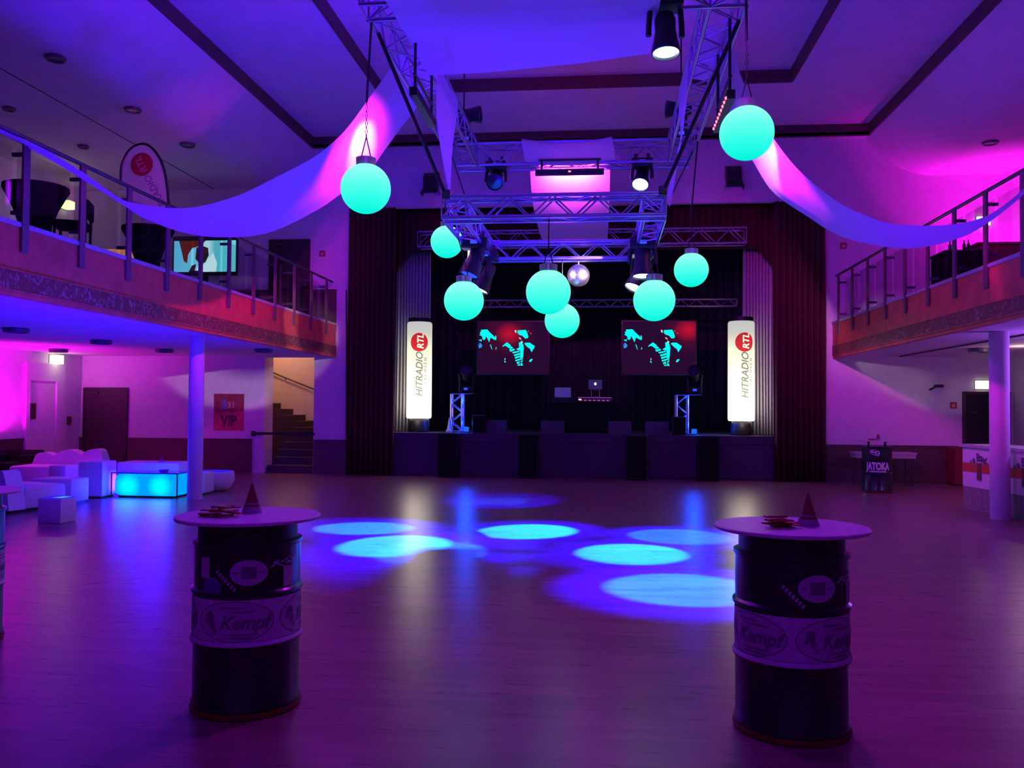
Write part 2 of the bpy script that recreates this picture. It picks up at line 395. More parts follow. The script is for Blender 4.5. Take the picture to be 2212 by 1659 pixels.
# white door in the left wall
o = struct('door_3', MB().box(XL, XL + .04, 18.05, 19.0, 0, 2.1), WHITE)
struct('door_frame', MB().box(XL, XL + .08, 17.92, 18.05, 0, 2.5).box(XL, XL + .08, 19.0, 19.3, 0, 2.5).box(XL, XL + .08, 18.05, 19.0, 2.1, 2.5), WHITE, o)
struct('door_plate', MB().box(XL + .04, XL + .05, 18.1, 18.3, 1.25, 1.6), DOORD, o)
# serving hatch / dark glazed window behind the bar
o = struct('window_1', MB().box(7.86, 8.8, YB - .03, YB - .01, .86, 1.94), M('hatch_glass', (.01, .01, .014), .08, noise=.1))
struct('window_frame', MB().box(7.80, 7.86, YB - .05, YB, .84, 2.0).box(7.86, 8.8, YB - .05, YB, 1.94, 2.0).box(7.86, 8.8, YB - .05, YB, .84, .88), DOORD, o)
struct('window_bar', MB().box(7.95, 8.12, YB - .045, YB - .03, 1.53, 1.55), STEEL, o)
# doorway upstairs opening on a lit landing
struct('wall_landing', MB().box(-13.0, -10.4, 21.4, 21.5, BZ, 6).box(-13.0, -12.9, y1, 21.4, BZ, 6).box(-10.5, -10.4, y1, 21.4, BZ, 6).box(-13, -10.4, y1, 21.4, 5.9, 6.0).box(-13, -10.4, y1, 21.4, BZ - .1, BZ), WHITE)
struct('trim_15', MB().box(-12.0, -11.95, YB - .05, YB, BZ, 5.38).box(-10.95, -10.9, YB - .05, YB, BZ, 5.38).box(-11.95, -10.95, YB - .05, YB, 5.33, 5.38), WHITE)
# stairwell downstairs
sw = MB(); sw.box(-9.6, -5.6, 23.3, 23.4, 0, 4.2).box(-6.5, -6.4, y1, 23.3, 0, 4.2).box(-9.7, -9.6, y1, 23.3, 0, 4.2).box(-9.7, -6.4, y1, 23.4, 4.2, 4.3).box(-8.12, -7.93, y1, 20.62, 0, 4.2)
struct('wall_stairwell', sw, WHITE)
st = thing('staircase', 'dark flight of steps climbing through the opening beside the stage curtain', 'staircase', (-7.28, YB + .16, 0))
STEP = M('stair_carpet', (.09, .05, .07), .9, noise=.2)
for k in range(6):
    MB().box(-.62 if k == 0 else -.64, .55 if k == 0 else .76, (.0 if k == 0 else -.02 + .16) + .28 * k, 1.86, .0 if k == 0 else .172 * k, .172 * (k + 1)).build('step', STEP, st)
MB().box(-.37, .76, 1.86, 3.0, 0, 1.035).build('step', STEP, st)
for k in range(4):
    x1 = -.37 - .35 * k; MB().box(-2.2, x1, 1.86, 3.0, 1.035 + .155 * k if k else 0.0, 1.035 + .155 * (k + 1)).build('step', STEP, st)
rl = thing('stair_handrail', 'thin dark handrail sloping along the warm lit stairwell wall', 'handrail', (-8.4, 23.2, 2.28))
rod('rail', (-1.0, 0, .39), (1.8, 0, -.70), .022, STEEL, rl)
for x in (-.2, 1.2): rod('bracket', (x, 0, .0 - x * .39), (x, .1, -.07 - x * .39), .012, STEEL, rl)
bt = thing('barrier_strap', 'black barrier strap stretched across the foot of the stair opening', 'barrier', (-8.12, YB - .04, .93))
MB().box(0, 1.45, -.01, 0, -.03, .03).build('strap', BLACK, bt); MB().box(-.08, 0, -.04, .03, -.06, .06).build('clip', BLACK, bt)

# ------------------------------------------------------------------ stage
sg = struct('stage', MB().box(-5.6, 4.6, YB + .02, 27, 0, .98), STAGET)
for a, b in ((-4.85, -3.4), (-3.4, -1.62), (-1.62, .76), (.76, 2.32), (2.32, 3.9)):
    struct('front_panel', MB().box(a + .006, b - .006, YB, YB + .02, .03, .79), STAGEF, sg)
    struct('top_rail', MB().box(a + .002, b - .002, YB - .01, YB + .02, .80, .985), STAGEF, sg)
struct('wall_stage', MB().box(-6.3, 6, 27, 27.1, 0, 7.4).box(-6.3, -6.2, y1, 27, 0, 7.4).box(5.9, 6, y1, 27, 0, 7.4).box(-6.3, 6, y1, 27, 7.3, 7.4), BLKDR)

def curtain(name, x0, x1, y, z0, z1, mat, label, cat='curtain', waves=9, amp=.07, grp=None, hem=None, seed=0):
    rnd = random.Random(seed); n = int(waves * 10); cols = []
    ph = [rnd.uniform(-.6, .6) for _ in range(waves + 2)]
    for i in range(n + 1):
        t = i / n; k = t * waves; p = ph[int(k)] * (1 - k % 1) + ph[int(k) + 1] * (k % 1)
        cols.append((x0 + (x1 - x0) * t, y + amp * sin(2 * pi * k + p)))
    rows = []
    for j in range(7):
        u = j / 6
        rows.append([(x + .01 * sin(9 * x + 3 * u), yy * (1) + (y - yy) * .25 * u, (z0 if hem is None else hem((x - x0) / (x1 - x0))) * (1 - u) + z1 * u) for x, yy in cols])
    o = MB().loft(rows).build(name, mat, None, True)
    sm = o.modifiers.new('cloth', 'SOLIDIFY'); sm.thickness = .012
    return tag(o, label, cat, grp)
curtain('stage_curtain', -5.88, -4.78, 19.93, .01, 6.2, REDCURT, 'dark red stage curtain gathered left of the stage, beside the stair opening', waves=9, amp=.06, seed=1)
curtain('stage_curtain', 3.78, 4.88, 19.93, .01, 6.2, REDCURT, 'dark red stage curtain gathered right of the stage, beside the violet lit wall', waves=9, amp=.06, seed=2)
curtain('stage_valance', -5.3, 4.3, 20.66, 5.2, 6.3, REDCURT, 'dark red pelmet hanging across the top of the stage opening', waves=60, amp=.035,
        hem=lambda t: 5.28 - .9 * max(0, abs(t - .5) - .42) / .08, seed=3)
curtain('side_drape', -5.05, -4.2, 21.2, .99, 5.6, GREYDR, 'pale grey side drape behind the left lantern pillar', waves=11, amp=.05, seed=4)
curtain('side_drape', 3.3, 4.05, 21.2, .99, 5.6, GREYDR, 'pale grey side drape behind the right lantern pillar', waves=10, amp=.05, seed=5)
curtain('backdrop', -5.6, 4.6, 26.4, .99, 6.8, BLKDR, 'black cloth backdrop closing the rear of the stage', waves=40, amp=.06, seed=6)

def lantern(x, label, k):
    t = thing('lantern_pillar', label, 'lantern', (x, 20.75, .985)); r = .30
    stops = [(0, (2.6, 2.5, 2.1)), (.35, (2.0, 1.95, 1.5)), (.55, (1.3, 1.26, .9)), (.72, (1.0, .97, .72)), (.88, (.62, .60, .56)), (1, (.55, .54, .56))]
    shade = MB().lathe([(0, .32), (r - .02, .325), (r, .36), (r, 2.58), (r - .02, 2.62), (0, 2.63)], 40)
    shade.build('shade', emit_ramp('lantern_shade', 2, .32, 2.63, stops), t, True)
    MB().lathe([(0, 0), (.24, 0), (.26, .05), (.22, .30), (.2, .325), (0, .325)], 28).build('foot', BLACK, t, True)
    MB().lathe([(0, 2.63), (r - .02, 2.63), (r - .03, 2.72), (0, 2.73)], 28).build('lid', BLACK, t, True)
    th = k; b = MB(); p, f = disc2d(.22, .22, 36, 4); bent(b, p, f, r + .004, th, 2.13)
    b.build('red_emblem', emit_ramp('lantern_red', 2, .32, 2.63, stops, .9, (.85, .035, .06)), t)
    b = MB(); p, f = text('RTL', .21, .006, .2); bent(b, p, f, r + .009, th + .12, 2.145, pi / 2); b.build('emblem_lettering', emit_ramp('lantern_white', 2, .32, 2.63, stops, 1.25), t)
    b = MB(); p, f = text('HITRADIO', .225, .005, .25); bent(b, p, f, r + .006, th + .05, 1.365, pi / 2)
    b.build('lettering', emit_ramp('lantern_grey', 2, .32, 2.63, stops, .24, (1, 1, .95)), t)
    b = MB(); p, f = text('S A C H S E N', .105, .002, .2); bent(b, p, f, r + .006, th + .52, 1.45, pi / 2); b.build('small_lettering', MATS['lantern_grey'], t)
    lamp('POINT', 'lantern_lamp', (x, 20.75 - .55, 1.5), 9, (1, .75, .5), None, .2)
    return t
lantern(-4.36, 'glowing cream lantern pillar with red emblem at the left stage edge', .18)
lantern(3.2, 'glowing cream lantern pillar with red emblem at the right stage edge', .12)

# projection screens
SHAPES = [('cyan', [(440, 380), (590, 372), (650, 440), (745, 530), (775, 570), (785, 510), (806, 540), (806, 625), (765, 620), (680, 570), (660, 590), (640, 680), (600, 600), (560, 530), (545, 600), (510, 625), (470, 595), (480, 560), (440, 515), (400, 510), (430, 480), (410, 435), (445, 430)]),
 ('cyan', [(385, 625), (460, 610), (460, 660), (410, 640)]), ('blue', [(400, 700), (430, 695), (475, 745), (460, 800), (400, 825), (375, 725), (410, 760)]),
 ('cyan', [(660, 730), (680, 740), (715, 860), (690, 825)]), ('cyan', [(805, 790), (815, 830), (785, 855)]),
 ('cyan', [(950, 790), (970, 750), (1060, 680), (1140, 740), (1155, 775), (1100, 815), (1040, 770), (1000, 765)]),
 ('cyan', [(1110, 800), (1180, 780), (1200, 820), (1120, 840)]), ('cyan', [(1115, 855), (1230, 830), (1250, 865), (1140, 905)]),
 ('cyan', [(1180, 915), (1340, 880), (1370, 905), (1210, 945)]), ('cyan', [(1220, 975), (1370, 930), (1370, 975), (1240, 1010)]),
 ('cyan', [(1245, 1030), (1370, 995), (1370, 1035), (1260, 1075)]), ('cyan', [(1260, 1100), (1440, 1050), (1430, 1085), (1270, 1135)]),
 ('cyan', [(1290, 1155), (1360, 1130), (1360, 1180), (1300, 1195)]), ('cyan', [(1310, 1215), (1370, 1195), (1370, 1235), (1320, 1235)]),
 ('cyan', [(1385, 1130), (1435, 1100), (1430, 1140), (1390, 1160)]), ('cyan', [(1385, 1180), (1420, 1165), (1440, 1235), (1385, 1235)]),
 ('cyan', [(1340, 690), (1380, 670), (1440, 730), (1458, 820), (1440, 1040), (1375, 1060), (1375, 880), (1280, 850), (1300, 830), (1350, 800)]),
 ('pale', [(1240, 390), (1280, 395), (1280, 460), (1250, 440)]), ('cyan', [(1310, 395), (1500, 385), (1530, 440), (1560, 530), (1550, 580), (1490, 590), (1420, 520), (1350, 500), (1310, 460)]),
 ('cyan', [(1465, 710), (1500, 690), (1600, 690), (1715, 770), (1710, 800), (1640, 915), (1600, 830), (1550, 800)]),
 ('cyan', [(1585, 1140), (1600, 1095), (1650, 1070), (1672, 1085), (1620, 1150)]), ('cyan', [(995, 1125), (1015, 1115), (1040, 1160), (1010, 1160)]), ('pale', [(1005, 1060), (1025, 1060), (1025, 1100), (1010, 1095)]),
 ('red', [(1545, 400), (1575, 400), (1570, 445), (1545, 430)]), ('red', [(1590, 460), (1635, 445), (1630, 495)]), ('pale', [(1340, 560), (1380, 580), (1400, 620), (1350, 590)]), ('pale', [(1395, 640), (1435, 670), (1420, 710), (1395, 690)])]
def screen_mat(name, cx, cz):
    m = emit(name, (1, 1, 1), 1); nt = m.node_tree; e = [n for n in nt.nodes if n.type == 'EMISSION'][0]
    tc = nt.nodes.new('ShaderNodeTexCoord'); mp = nt.nodes.new('ShaderNodeMapping'); mp.inputs['Location'].default_value = (-cx, 0, -cz)
    g = nt.nodes.new('ShaderNodeTexGradient'); g.gradient_type = 'SPHERICAL'; r = nt.nodes.new('ShaderNodeValToRGB')
    r.color_ramp.elements[0].color = (.022, .003, .03, 1); r.color_ramp.elements[1].color = (.5, .006, .035, 1); r.color_ramp.elements[1].position = .95
    e2 = r.color_ramp.elements.new(.5); e2.color = (.06, .004, .03, 1)
    mp.inputs['Scale'].default_value = (1.3, 1, 1.6)
    mp.inputs['Location'].default_value = (-cx * 1.3, 0, -cz * 1.6)
    nt.links.new(tc.outputs['Object'], mp.inputs[0]); nt.links.new(mp.outputs[0], g.inputs[0]); nt.links.new(g.outputs[1], r.inputs[0]); nt.links.new(r.outputs[0], e.inputs[0]); return m
PIC = {'cyan': emit('picture_cyan', (.0, .95, .9), 1.1), 'blue': emit('picture_blue', (.02, .3, .9), 1), 'pale': emit('picture_pale', (.7, .9, .9), 1), 'red': emit('picture_red', (.8, .03, .08), 1)}
def screen(x0, label, gx):
    W, H = 1.87, 1.37; y = 23.0
    t = thing('projection_screen', label, 'screen', (x0 + W / 2, y, 2.47))
    MB().box(-W / 2 - .03, W / 2 + .03, .0, .04, -.03, H + .03).build('frame', BLACK, t)
    MB().box(-W / 2, W / 2, -.008, 0, 0, H).build('screen_surface', screen_mat('screen_glow', gx, 1.05) if gx < .2 else screen_mat('screen_glow_side', gx, 1.15), t)
    for k, poly in SHAPES:
        MB().add([(-W / 2 + W * (px - 365) / 1670, -.012, H * (1 - (py - 190) / 1240)) for px, py in poly], [tuple(range(len(poly)))]).build('picture_shape', PIC[k], t, fix=False)
    for x in (-.7, .7): rod('hanger', (x, .02, H + .03), (x, .25, 1.93), .01, BLACK, t)
    return t
screen(-3.27, 'dark red projection screen with cyan figures, left of the disc jockey desk', -.1)
screen(.53, 'dark red projection screen with cyan figures, right of the disc jockey desk', .75)

# ------------------------------------------------------------------ trusses
def box_truss(t, p, q, s, cr, br, n):
    """four chords with zigzag bracing; p and q are the low corner-line ends, s the box size (local coordinates of t)"""
    p = Vector(p); q = Vector(q); d = (q - p).normalized()
    up = Vector((0, 0, 1)) if abs(d.z) < .5 else Vector((0, 1, 0)); sd = d.cross(up).normalized()
    off = [Vector(), up * s, up * s + sd * s, sd * s]
    for o in off: rod('chord', p + o, q + o, cr, ALU, t)
    for k in range(4):
        a, b = off[k], off[(k + 1) % 4]
        for i in range(n):
            u = p + (q - p) * (i / n); v = p + (q - p) * ((i + 1) / n)
            if k >= 2: a_, b_ = b, a
            else: a_, b_ = a, b
            if i % 2 == 0: rod('brace', u + a_, v + b_, br, ALU, t, 6)
            else: rod('brace', u + b_, v + a_, br, ALU, t, 6)
        for e in (p, q): rod('brace', e + a, e + b, br, ALU, t, 6)
# upper ring
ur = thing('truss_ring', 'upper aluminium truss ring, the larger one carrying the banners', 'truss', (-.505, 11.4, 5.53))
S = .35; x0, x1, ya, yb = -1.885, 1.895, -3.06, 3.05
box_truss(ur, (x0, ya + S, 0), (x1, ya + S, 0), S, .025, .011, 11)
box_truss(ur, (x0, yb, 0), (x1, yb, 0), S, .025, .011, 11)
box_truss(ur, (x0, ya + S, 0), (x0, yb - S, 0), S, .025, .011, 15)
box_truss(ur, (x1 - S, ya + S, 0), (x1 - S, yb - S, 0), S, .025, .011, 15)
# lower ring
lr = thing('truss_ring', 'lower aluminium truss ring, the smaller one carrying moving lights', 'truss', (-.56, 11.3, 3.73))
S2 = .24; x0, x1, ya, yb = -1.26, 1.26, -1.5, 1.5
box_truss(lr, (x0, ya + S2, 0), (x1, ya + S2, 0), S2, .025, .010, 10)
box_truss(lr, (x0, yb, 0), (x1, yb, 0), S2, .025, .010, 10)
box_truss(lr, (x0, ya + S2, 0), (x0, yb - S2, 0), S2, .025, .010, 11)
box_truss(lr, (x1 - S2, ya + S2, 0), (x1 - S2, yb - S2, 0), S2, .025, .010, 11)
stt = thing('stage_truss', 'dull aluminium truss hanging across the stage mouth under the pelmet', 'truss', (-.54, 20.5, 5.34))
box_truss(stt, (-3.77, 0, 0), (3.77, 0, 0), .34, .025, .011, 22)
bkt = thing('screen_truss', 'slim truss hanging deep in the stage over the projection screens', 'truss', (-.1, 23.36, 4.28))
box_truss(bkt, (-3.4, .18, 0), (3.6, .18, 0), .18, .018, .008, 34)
# suspension
for sx, x in (('left', -2.2), ('right', 1.2)):
    for sy, y in (('near', 8.5), ('far', 13.7)):
        t = thing('suspension_chain', 'black suspension chain holding the %s %s corner of the upper truss ring' % (sy, sx), 'chain', (x, y, 5.88))
        rod('chain', (0, 0, 0), (0, 0, 2.0 if y < 17 else 1.9), .012, BLACK, t); MB().rbox(-.09, .09, -.09, .09, .02, .30, .03).build('hoist', BLACK, t)
for sx, x, xr in (('left', -1.77, -2.37), ('right', .66, 1.37)):
    for sy, y, yr in (('near', 9.82, 9.0), ('far', 12.72, 13.6)):
        a = Vector((x, y, 3.97)); b = Vector((xr, yr, 5.53)); t = thing('rigging_strap', 'black rigging strap from the %s %s upper ring corner to the lower ring' % (sy, sx), 'strap', a)
        rod('strap', (0, 0, 0), b - a, .022 if sy == 'near' else .009, BLACK, t)
        MB().rbox(-.05, .05, -.05, .05, -.03, .08, .02).build('shackle', STEEL, t)
for x in (-3.6, -.54, 2.6): tag(rod('truss_cable', (x, 20.45, 5.6), (x, 20.45, 7.3), .01, BLACK), 'thin steel cable holding up the stage truss behind the pelmet', 'cable', 'stage truss cables')
for x in (-3.2, .1, 3.2): tag(rod('truss_cable', (x, 23.3, 4.46), (x, 23.3, 7.3), .008, BLACK), 'thin steel cable holding up the slim rear truss over the screens', 'cable', 'screen truss cables')

# ------------------------------------------------------------------ glowing balls
BALLM = emit_ramp('ball_glow', 2, -.25, .25, [(0, (.0, .92, .74)), (.25, (.03, 1.0, .82)), (.55, (.12, 1.05, .86)), (.85, (.30, 1.1, .92)), (1, (.22, 1.05, .9))])
def ball(c, hook, label):
    t = thing('glowing_ball', label, 'lamp', c)
    n = 24; prof = [(.25 * sin(pi * k / n), -.25 * cos(pi * k / n)) for k in range(n + 1)]
    MB().lathe(prof, 48).build('globe', BALLM, t, True)
    MB().lathe([(0, .225), (.098, .23), (.1, .305), (.06, .315), (0, .315)], 24).build('cap', CHROME, t, True)
    top = Vector(hook) - Vector(c); h = top.z
    for sx in (-.05, .05): rod('hook_wire', (sx, 0, .31), (0, 0, .52), .006, BLACK, t, 6)
    ch = MB(); m = Vector((0, 0, .52)); k = 0; seg = .035
    while k < 9:
        z = .52 + k * seg * 1.15
        ch.cyl((-.009 if k % 2 else 0, 0 if k % 2 else -.009, z), (-.009 if k % 2 else 0, 0 if k % 2 else -.009, z + seg), .004, .004, 5)
        ch.cyl((.009 if k % 2 else 0, 0 if k % 2 else .009, z), (.009 if k % 2 else 0, 0 if k % 2 else .009, z + seg), .004, .004, 5); k += 1
    if h > .95:
        ch.build('chain', STEEL, t); rod('cable', (0, 0, .88), top, .012 if h > 1.2 else .007, BLACK, t)
    else: rod('cable', (0, 0, .52), top, .007, BLACK, t)
    return t
ball((-2.36, 8.55, 3.76), (-2.36, 8.69, 5.50), 'large cyan glowing ball hanging in front of the left pink banner')
ball((1.33, 8.30, 4.15), (1.33, 8.34, 5.50), 'large cyan glowing ball hanging highest, before the right pink banner')
ball((-2.39, 13.33, 4.13), (-2.39, 13.33, 5.50), 'cyan glowing ball half hidden behind the left end of the lower truss ring')
ball((-1.73, 10.9, 2.92), (-1.81, 10.9, 3.71), 'cyan glowing ball hanging above the left projection screen')
ball((-.60, 9.78, 2.875), (-.60, 9.8, 3.71), 'large cyan glowing ball hanging in the middle, nearest the mirror ball')
ball((-.57, 12.55, 2.83), (-.57, 12.56, 3.71), 'smaller cyan glowing ball peeping out behind the large middle one')
ball((.62, 10.64, 2.88), (.69, 10.64, 3.71), 'cyan glowing ball hanging above the right projection screen')
ball((1.29, 12.99, 3.61), (1.38, 12.99, 5.50), 'small cyan glowing ball on a long cable by the right side drape')

# mirror ball: small flat mirror facets
mb_ = thing('mirror_ball', 'mirrored disco ball hanging beneath the far side of the lower ring', 'mirror ball', (-.345, 12.72, 3.5))
r = .162; b = MB(); rows = 18
for i in range(rows):
    a0, a1 = pi * i / rows - pi / 2, pi * (i + 1) / rows - pi / 2; nn = max(5, int(2 * rows * cos((a0 + a1) / 2)))
    for j in range(nn):
        t0, t1 = 2 * pi * j / nn, 2 * pi * (j + .96) / nn
        b.add([(r * cos(a) * cos(t), r * cos(a) * sin(t), r * sin(a)) for a, t in ((a0, t0), (a0, t1), (a1 - .008, t1), (a1 - .008, t0))], [(0, 1, 2, 3)])
o = b.build('mirror_facets', M('mirror', (.9, .88, .9), .34, 1.0), mb_); o['kind'] = 'stuff'
rod('hanging_rod', (0, 0, .16), (0, 0, .24), .012, STEEL, mb_); MB().lathe([(0, -.155), (r * .97, 0), (0, .155)], 24).build('core', BLACK, mb_)
lamp('SPOT', 'mirror_ball_fill', (1.6, 10.9, 3.6), 2400, (1, .75, 1), (-.345, 12.72, 3.5), .05, 14, .2)  # unseen spots added on both sides to brighten the mirror facets
lamp('SPOT', 'mirror_ball_fill', (-2.3, 10.9, 3.6), 2400, (1, .75, 1), (-.345, 12.72, 3.5), .05, 14, .2)

# ------------------------------------------------------------------ moving lights
LENS = emit('lens_glow', (.55, .8, 1), 9); LENSOFF = M('dark_lens', (.02, .02, .05), .1, noise=.1); LEDD = emit('blue_display', (.03, .08, 1), 1.2)
def moving_head(pivot, mount_z, target, label, lit=True, spots=(), upright=False, lensm=None):
    """base clamped to the truss, forked yoke and a tilting head that flares to the lens"""
    p = Vector(pivot); t = thing('moving_light', label, 'stage light', (p.x, p.y, mount_z))
    dz = p.z - mount_z; sg_ = 1 if upright else -1; d = (Vector(target) - p).normalized()
    bz0, bz1 = (0.02, .16) if upright else (-.20, -.06)
    MB().rbox(-.17, .17, -.13, .13, bz0, bz1, .02).build('base', BLACK, t)
    MB().box(-.045, .045, -.132, -.13, (bz0 + bz1) / 2 - .02, (bz0 + bz1) / 2 + .03).build('display', LEDD, t)
    for x in (-.1, .1): MB().cyl((x, 0, 0 if upright else -.06), (x, 0, .03 if upright else .03), .03).build('clamp', STEEL, t)
    h = d.cross(Vector((0, 0, 1)));  h = Vector((1, 0, 0)) if h.length < .05 else h.normalized()
    for s_ in (-1, 1):
        MB().path([(h * s_ * .15)[:2] and Vector((h.x * s_ * .15, h.y * s_ * .15, bz1 if upright else bz0)), Vector((h.x * s_ * .165, h.y * s_ * .165, dz + .02)), Vector((h.x * s_ * .165, h.y * s_ * .165, dz - .06 * 1))], .028, 8).build('yoke', BLACK, t)
    hd = MB().lathe([(0, -.17), (.085, -.165), (.105, -.11), (.10, .0), (.115, .10), (.135, .19), (.142, .235), (.128, .24), (.122, .215)], 28, (0, 0, dz), d)
    hd.build('head', BLACK, t, True)
    MB().lathe([(0, .222), (.124, .216)], 28, (0, 0, dz), d).build('lens', lensm or (LENS if lit else LENSOFF), t)
    tip = p + d * .30
    for tg, e, col, ang, bl in spots:
        lamp('SPOT', 'moving_light_beam', tip, e, col, tg, .06, ang, bl)
    return t
def beam(p, tg, r_core, r_halo, core=1., halo=1.):
    d = (Vector(tg) - Vector(p)).length - .3; k = d * d
    return [(tg, 3700 * k * core, (0, .13, 1), math.degrees(2 * math.atan(r_core / d)), .18), (tg, 520 * k * halo, (.012, 0, 1), math.degrees(2 * math.atan(r_halo / d)), .55)]
UZ, LZ = 5.68, 3.85
p = (.60, 8.60, 5.27); tg = (.72, 7.9, 0); moving_head(p, UZ, tg, 'lit blue moving light hanging highest, beside the wide blue sail', True, beam(p, tg, .72, 1.3, .36, 1.2))
p = (.63, 14.3, 5.36); tg = (-.92, 11.3, 0); moving_head(p, UZ, (-.3, 10.4, 0), 'lit blue moving light under the far upper truss, right of the pink drape', True, beam(p, tg, .62, 1.15, .9, .8))
p = (.52, 11.5, 3.52); tg = (.34, 9.77, 0); moving_head(p, LZ, (.5, 10.9, 0), 'lit blue moving light under the lower ring, right side, pointing straight down', True, beam(p, tg, .62, 1.1, .8, 1))
p = (.52, 12.3, 3.45); tg = (.95, 11.13, 0); moving_head(p, LZ, (-.3, 11.6, 1.5), 'lit blue moving light at the right far end of the lower ring, tilted left', True, beam(p, tg, .64, 1.1, .22, .9))
p = (-1.66, 11.35, 3.52); tg = (-3.02, 11.23, 0); moving_head(p, LZ, (-2.3, 10.9, 1.5), 'dark moving light under the lower ring, left side, next to the hidden ball', True, beam(p, tg, .62, 1.25, .40, .8), lensm=LEDD)
p = (-1.64, 12.3, 3.45); tg = (-1.7, 14.78, 0); moving_head(p, LZ, (-2.6, 11.9, 1.0), 'tilted moving light with thin blue glow at the lower ring, left far end', True, beam(p, tg, .5, 1.1, .035, .6))
p = (-1.75, 14.3, 5.36); tg = (-2.33, 9.95, 0); moving_head(p, UZ, (-1.75, 11.0, 3.4), 'unlit dark moving light under the far upper truss, left of the pink drape', False, beam(p, tg, .64, 1.2, .75, .8) + beam(p, (-1.85, 9.55, 0), .62, 1.5, .16, .8))
moving_head((-2.25, 14.3, 6.42), 5.90, (-1.0, 14.2, 6.42), 'black spotlight standing on top of the far left corner of the upper ring', False, upright=True)
moving_head((1.25, 14.3, 6.42), 5.90, (0, 14.2, 6.42), 'black spotlight standing on top of the far right corner of the upper ring', False, upright=True)

def flood(x, z, label):
    t = thing('floodlight', label, 'floodlight', (x, YB, z))
    MB().box(-.16, .16, -.32, -.06, -.1, .16).build('housing', BLACK, t)
    for a, b_ in (((-.16, -.1), (-.22, -.26)), ((.16, -.1), (.22, -.26))):
        MB().add([(a[0], -.32, a[1]), (a[0], -.06, a[1]), (b_[0], -.06, b_[1]), (b_[0], -.36, b_[1])], [(0, 1, 2, 3)]).build('barn_door', BLACK, t)
    MB().add([(-.16, -.32, -.1), (.16, -.32, -.1), (.2, -.42, -.26), (-.2, -.42, -.26)], [(0, 1, 2, 3)]).build('barn_door', BLACK, t)
    MB().box(-.17, -.15, -.2, 0, .0, .26).box(.15, .17, -.2, 0, .0, .26).box(-.17, .17, -.04, 0, .2, .3).build('bracket', STEEL, t)
flood(-3.94, 6.72, 'black floodlight with barn doors on the wall above the stage, left of the truss')
flood(2.9, 6.74, 'black floodlight with barn doors on the wall above the stage, right of the truss')

# LED light bars that wash the banners magenta
LEDRED = emit('red_led', (1, .08, .12), 6)
def led_bar(c, along, label, outward, energy, leds=False, L=1.1, spots=(), spread=88):
    c = Vector(c); t = thing('light_bar', label, 'light bar', c); a = Vector(along); n = Vector(outward).normalized()
    ax = (lambda u: a * u)
    q = MB(); e = L / 2
    if abs(a.x) > .5: q.box(-e, e, -.04, .04, -.045, .045)
    else: q.box(-.04, .04, -e, e, -.045, .045)
    q.build('housing', BLACK, t)
    for u in (-.45, .45): rod('bracket', a * u, a * u + Vector((0, 0, .20 if not spots else 5.5 - c.z)), .016, BLACK, t)
    rod('clamp_bar', a * -.5 + Vector((0, 0, .2)), a * .5 + Vector((0, 0, .2)), .018, BLACK, t)
    if leds:
        for k in range(9): MB().lathe([(0, -.018), (.014, -.01), (.014, .01), (0, .018)], 8, a * (-.48 + .12 * k) - n * .05 + Vector((0, 0, -.03))).build('led', LEDRED, t)
    else:
        MB().box(-.02, .02, -.045, -.041, -.01, .012).build('display', LEDRED, t)
    if spots:
        for k, tg in enumerate(spots):
            lamp('SPOT', 'light_bar_beam', c + a * (.3 * (k - 1)) + n * .06, energy, (1, .012, .95), tg, .04, spread, 1.0)
        lamp('SPOT', 'light_bar_hot_beam', c + n * .06, 1500, (1, .5, .95), spots[1], .04, 24, .8)
        return t
    lo = lamp('AREA', 'light_bar_output', c + n * .07, energy, (1, .06, .95), c + n * 2, .9, size_y=.05, spread=spread)
    z = -n; x = a; y = z.cross(x).normalized()
    lo.rotation_euler = Matrix((x, y, z)).transposed().to_euler()
    return t
led_bar((-2.0, 9.6, 4.92), (0, 1, 0), 'light bar on the left side of the upper ring facing the left banner', (-1, .6, -.1), 1400, spots=((-3.05, 10.75, 4.95), (-3.15, 11.05, 4.9), (-3.5, 11.1, 4.6)), spread=43)
led_bar((1.26, 9.35, 4.70), (0, 1, 0), 'light bar with a row of red lamps on the right side of the upper ring', (1, .6, -.1), 1250, True, spots=((1.95, 10.7, 4.68), (1.98, 10.85, 4.62), (2.4, 10.85, 4.15)), spread=40)
led_bar((-.53, 14.02, 5.36), (1, 0, 0), 'light bar hanging under the far upper truss in front of the pink drape', (0, 1, .16), 90, spread=58)

# ------------------------------------------------------------------ banners
def spline(pts, n):
    out = []; m = len(pts) - 1
    for i in range(n + 1):
        t = i / n * m; k = min(int(t), m - 1); u = t - k
        p0, p1, p2, p3 = pts[max(k - 1, 0)], pts[k], pts[k + 1], pts[min(k + 2, m)]
        out.append(Vector([.5 * (2 * b + (-a + c) * u + (2 * a - 5 * b + 4 * c - d) * u * u + (-a + 3 * b - 3 * c + d) * u ** 3) for a, b, c, d in zip(p0, p1, p2, p3)]))
    return out
def banner(near, far, label, n=60, m=10, fold=.02, sag=.06):
    A = spline(near, n); B = spline(far, n); rows = []
    for i in range(n + 1):
        row = []
        for j in range(m + 1):
            u = j / m; p = A[i].lerp(B[i], u); w_ = (A[i] - B[i]).length
            p = p + Vector((0, 0, -sag * w_ * sin(pi * u) + fold * sin(5 * pi * u) * min(1, .4 / max(w_, .1)))); row.append(p)
        rows.append(row)
    o = MB().loft(rows).build('banner', FAB, None, True)
    return tag(o, label, 'banner')
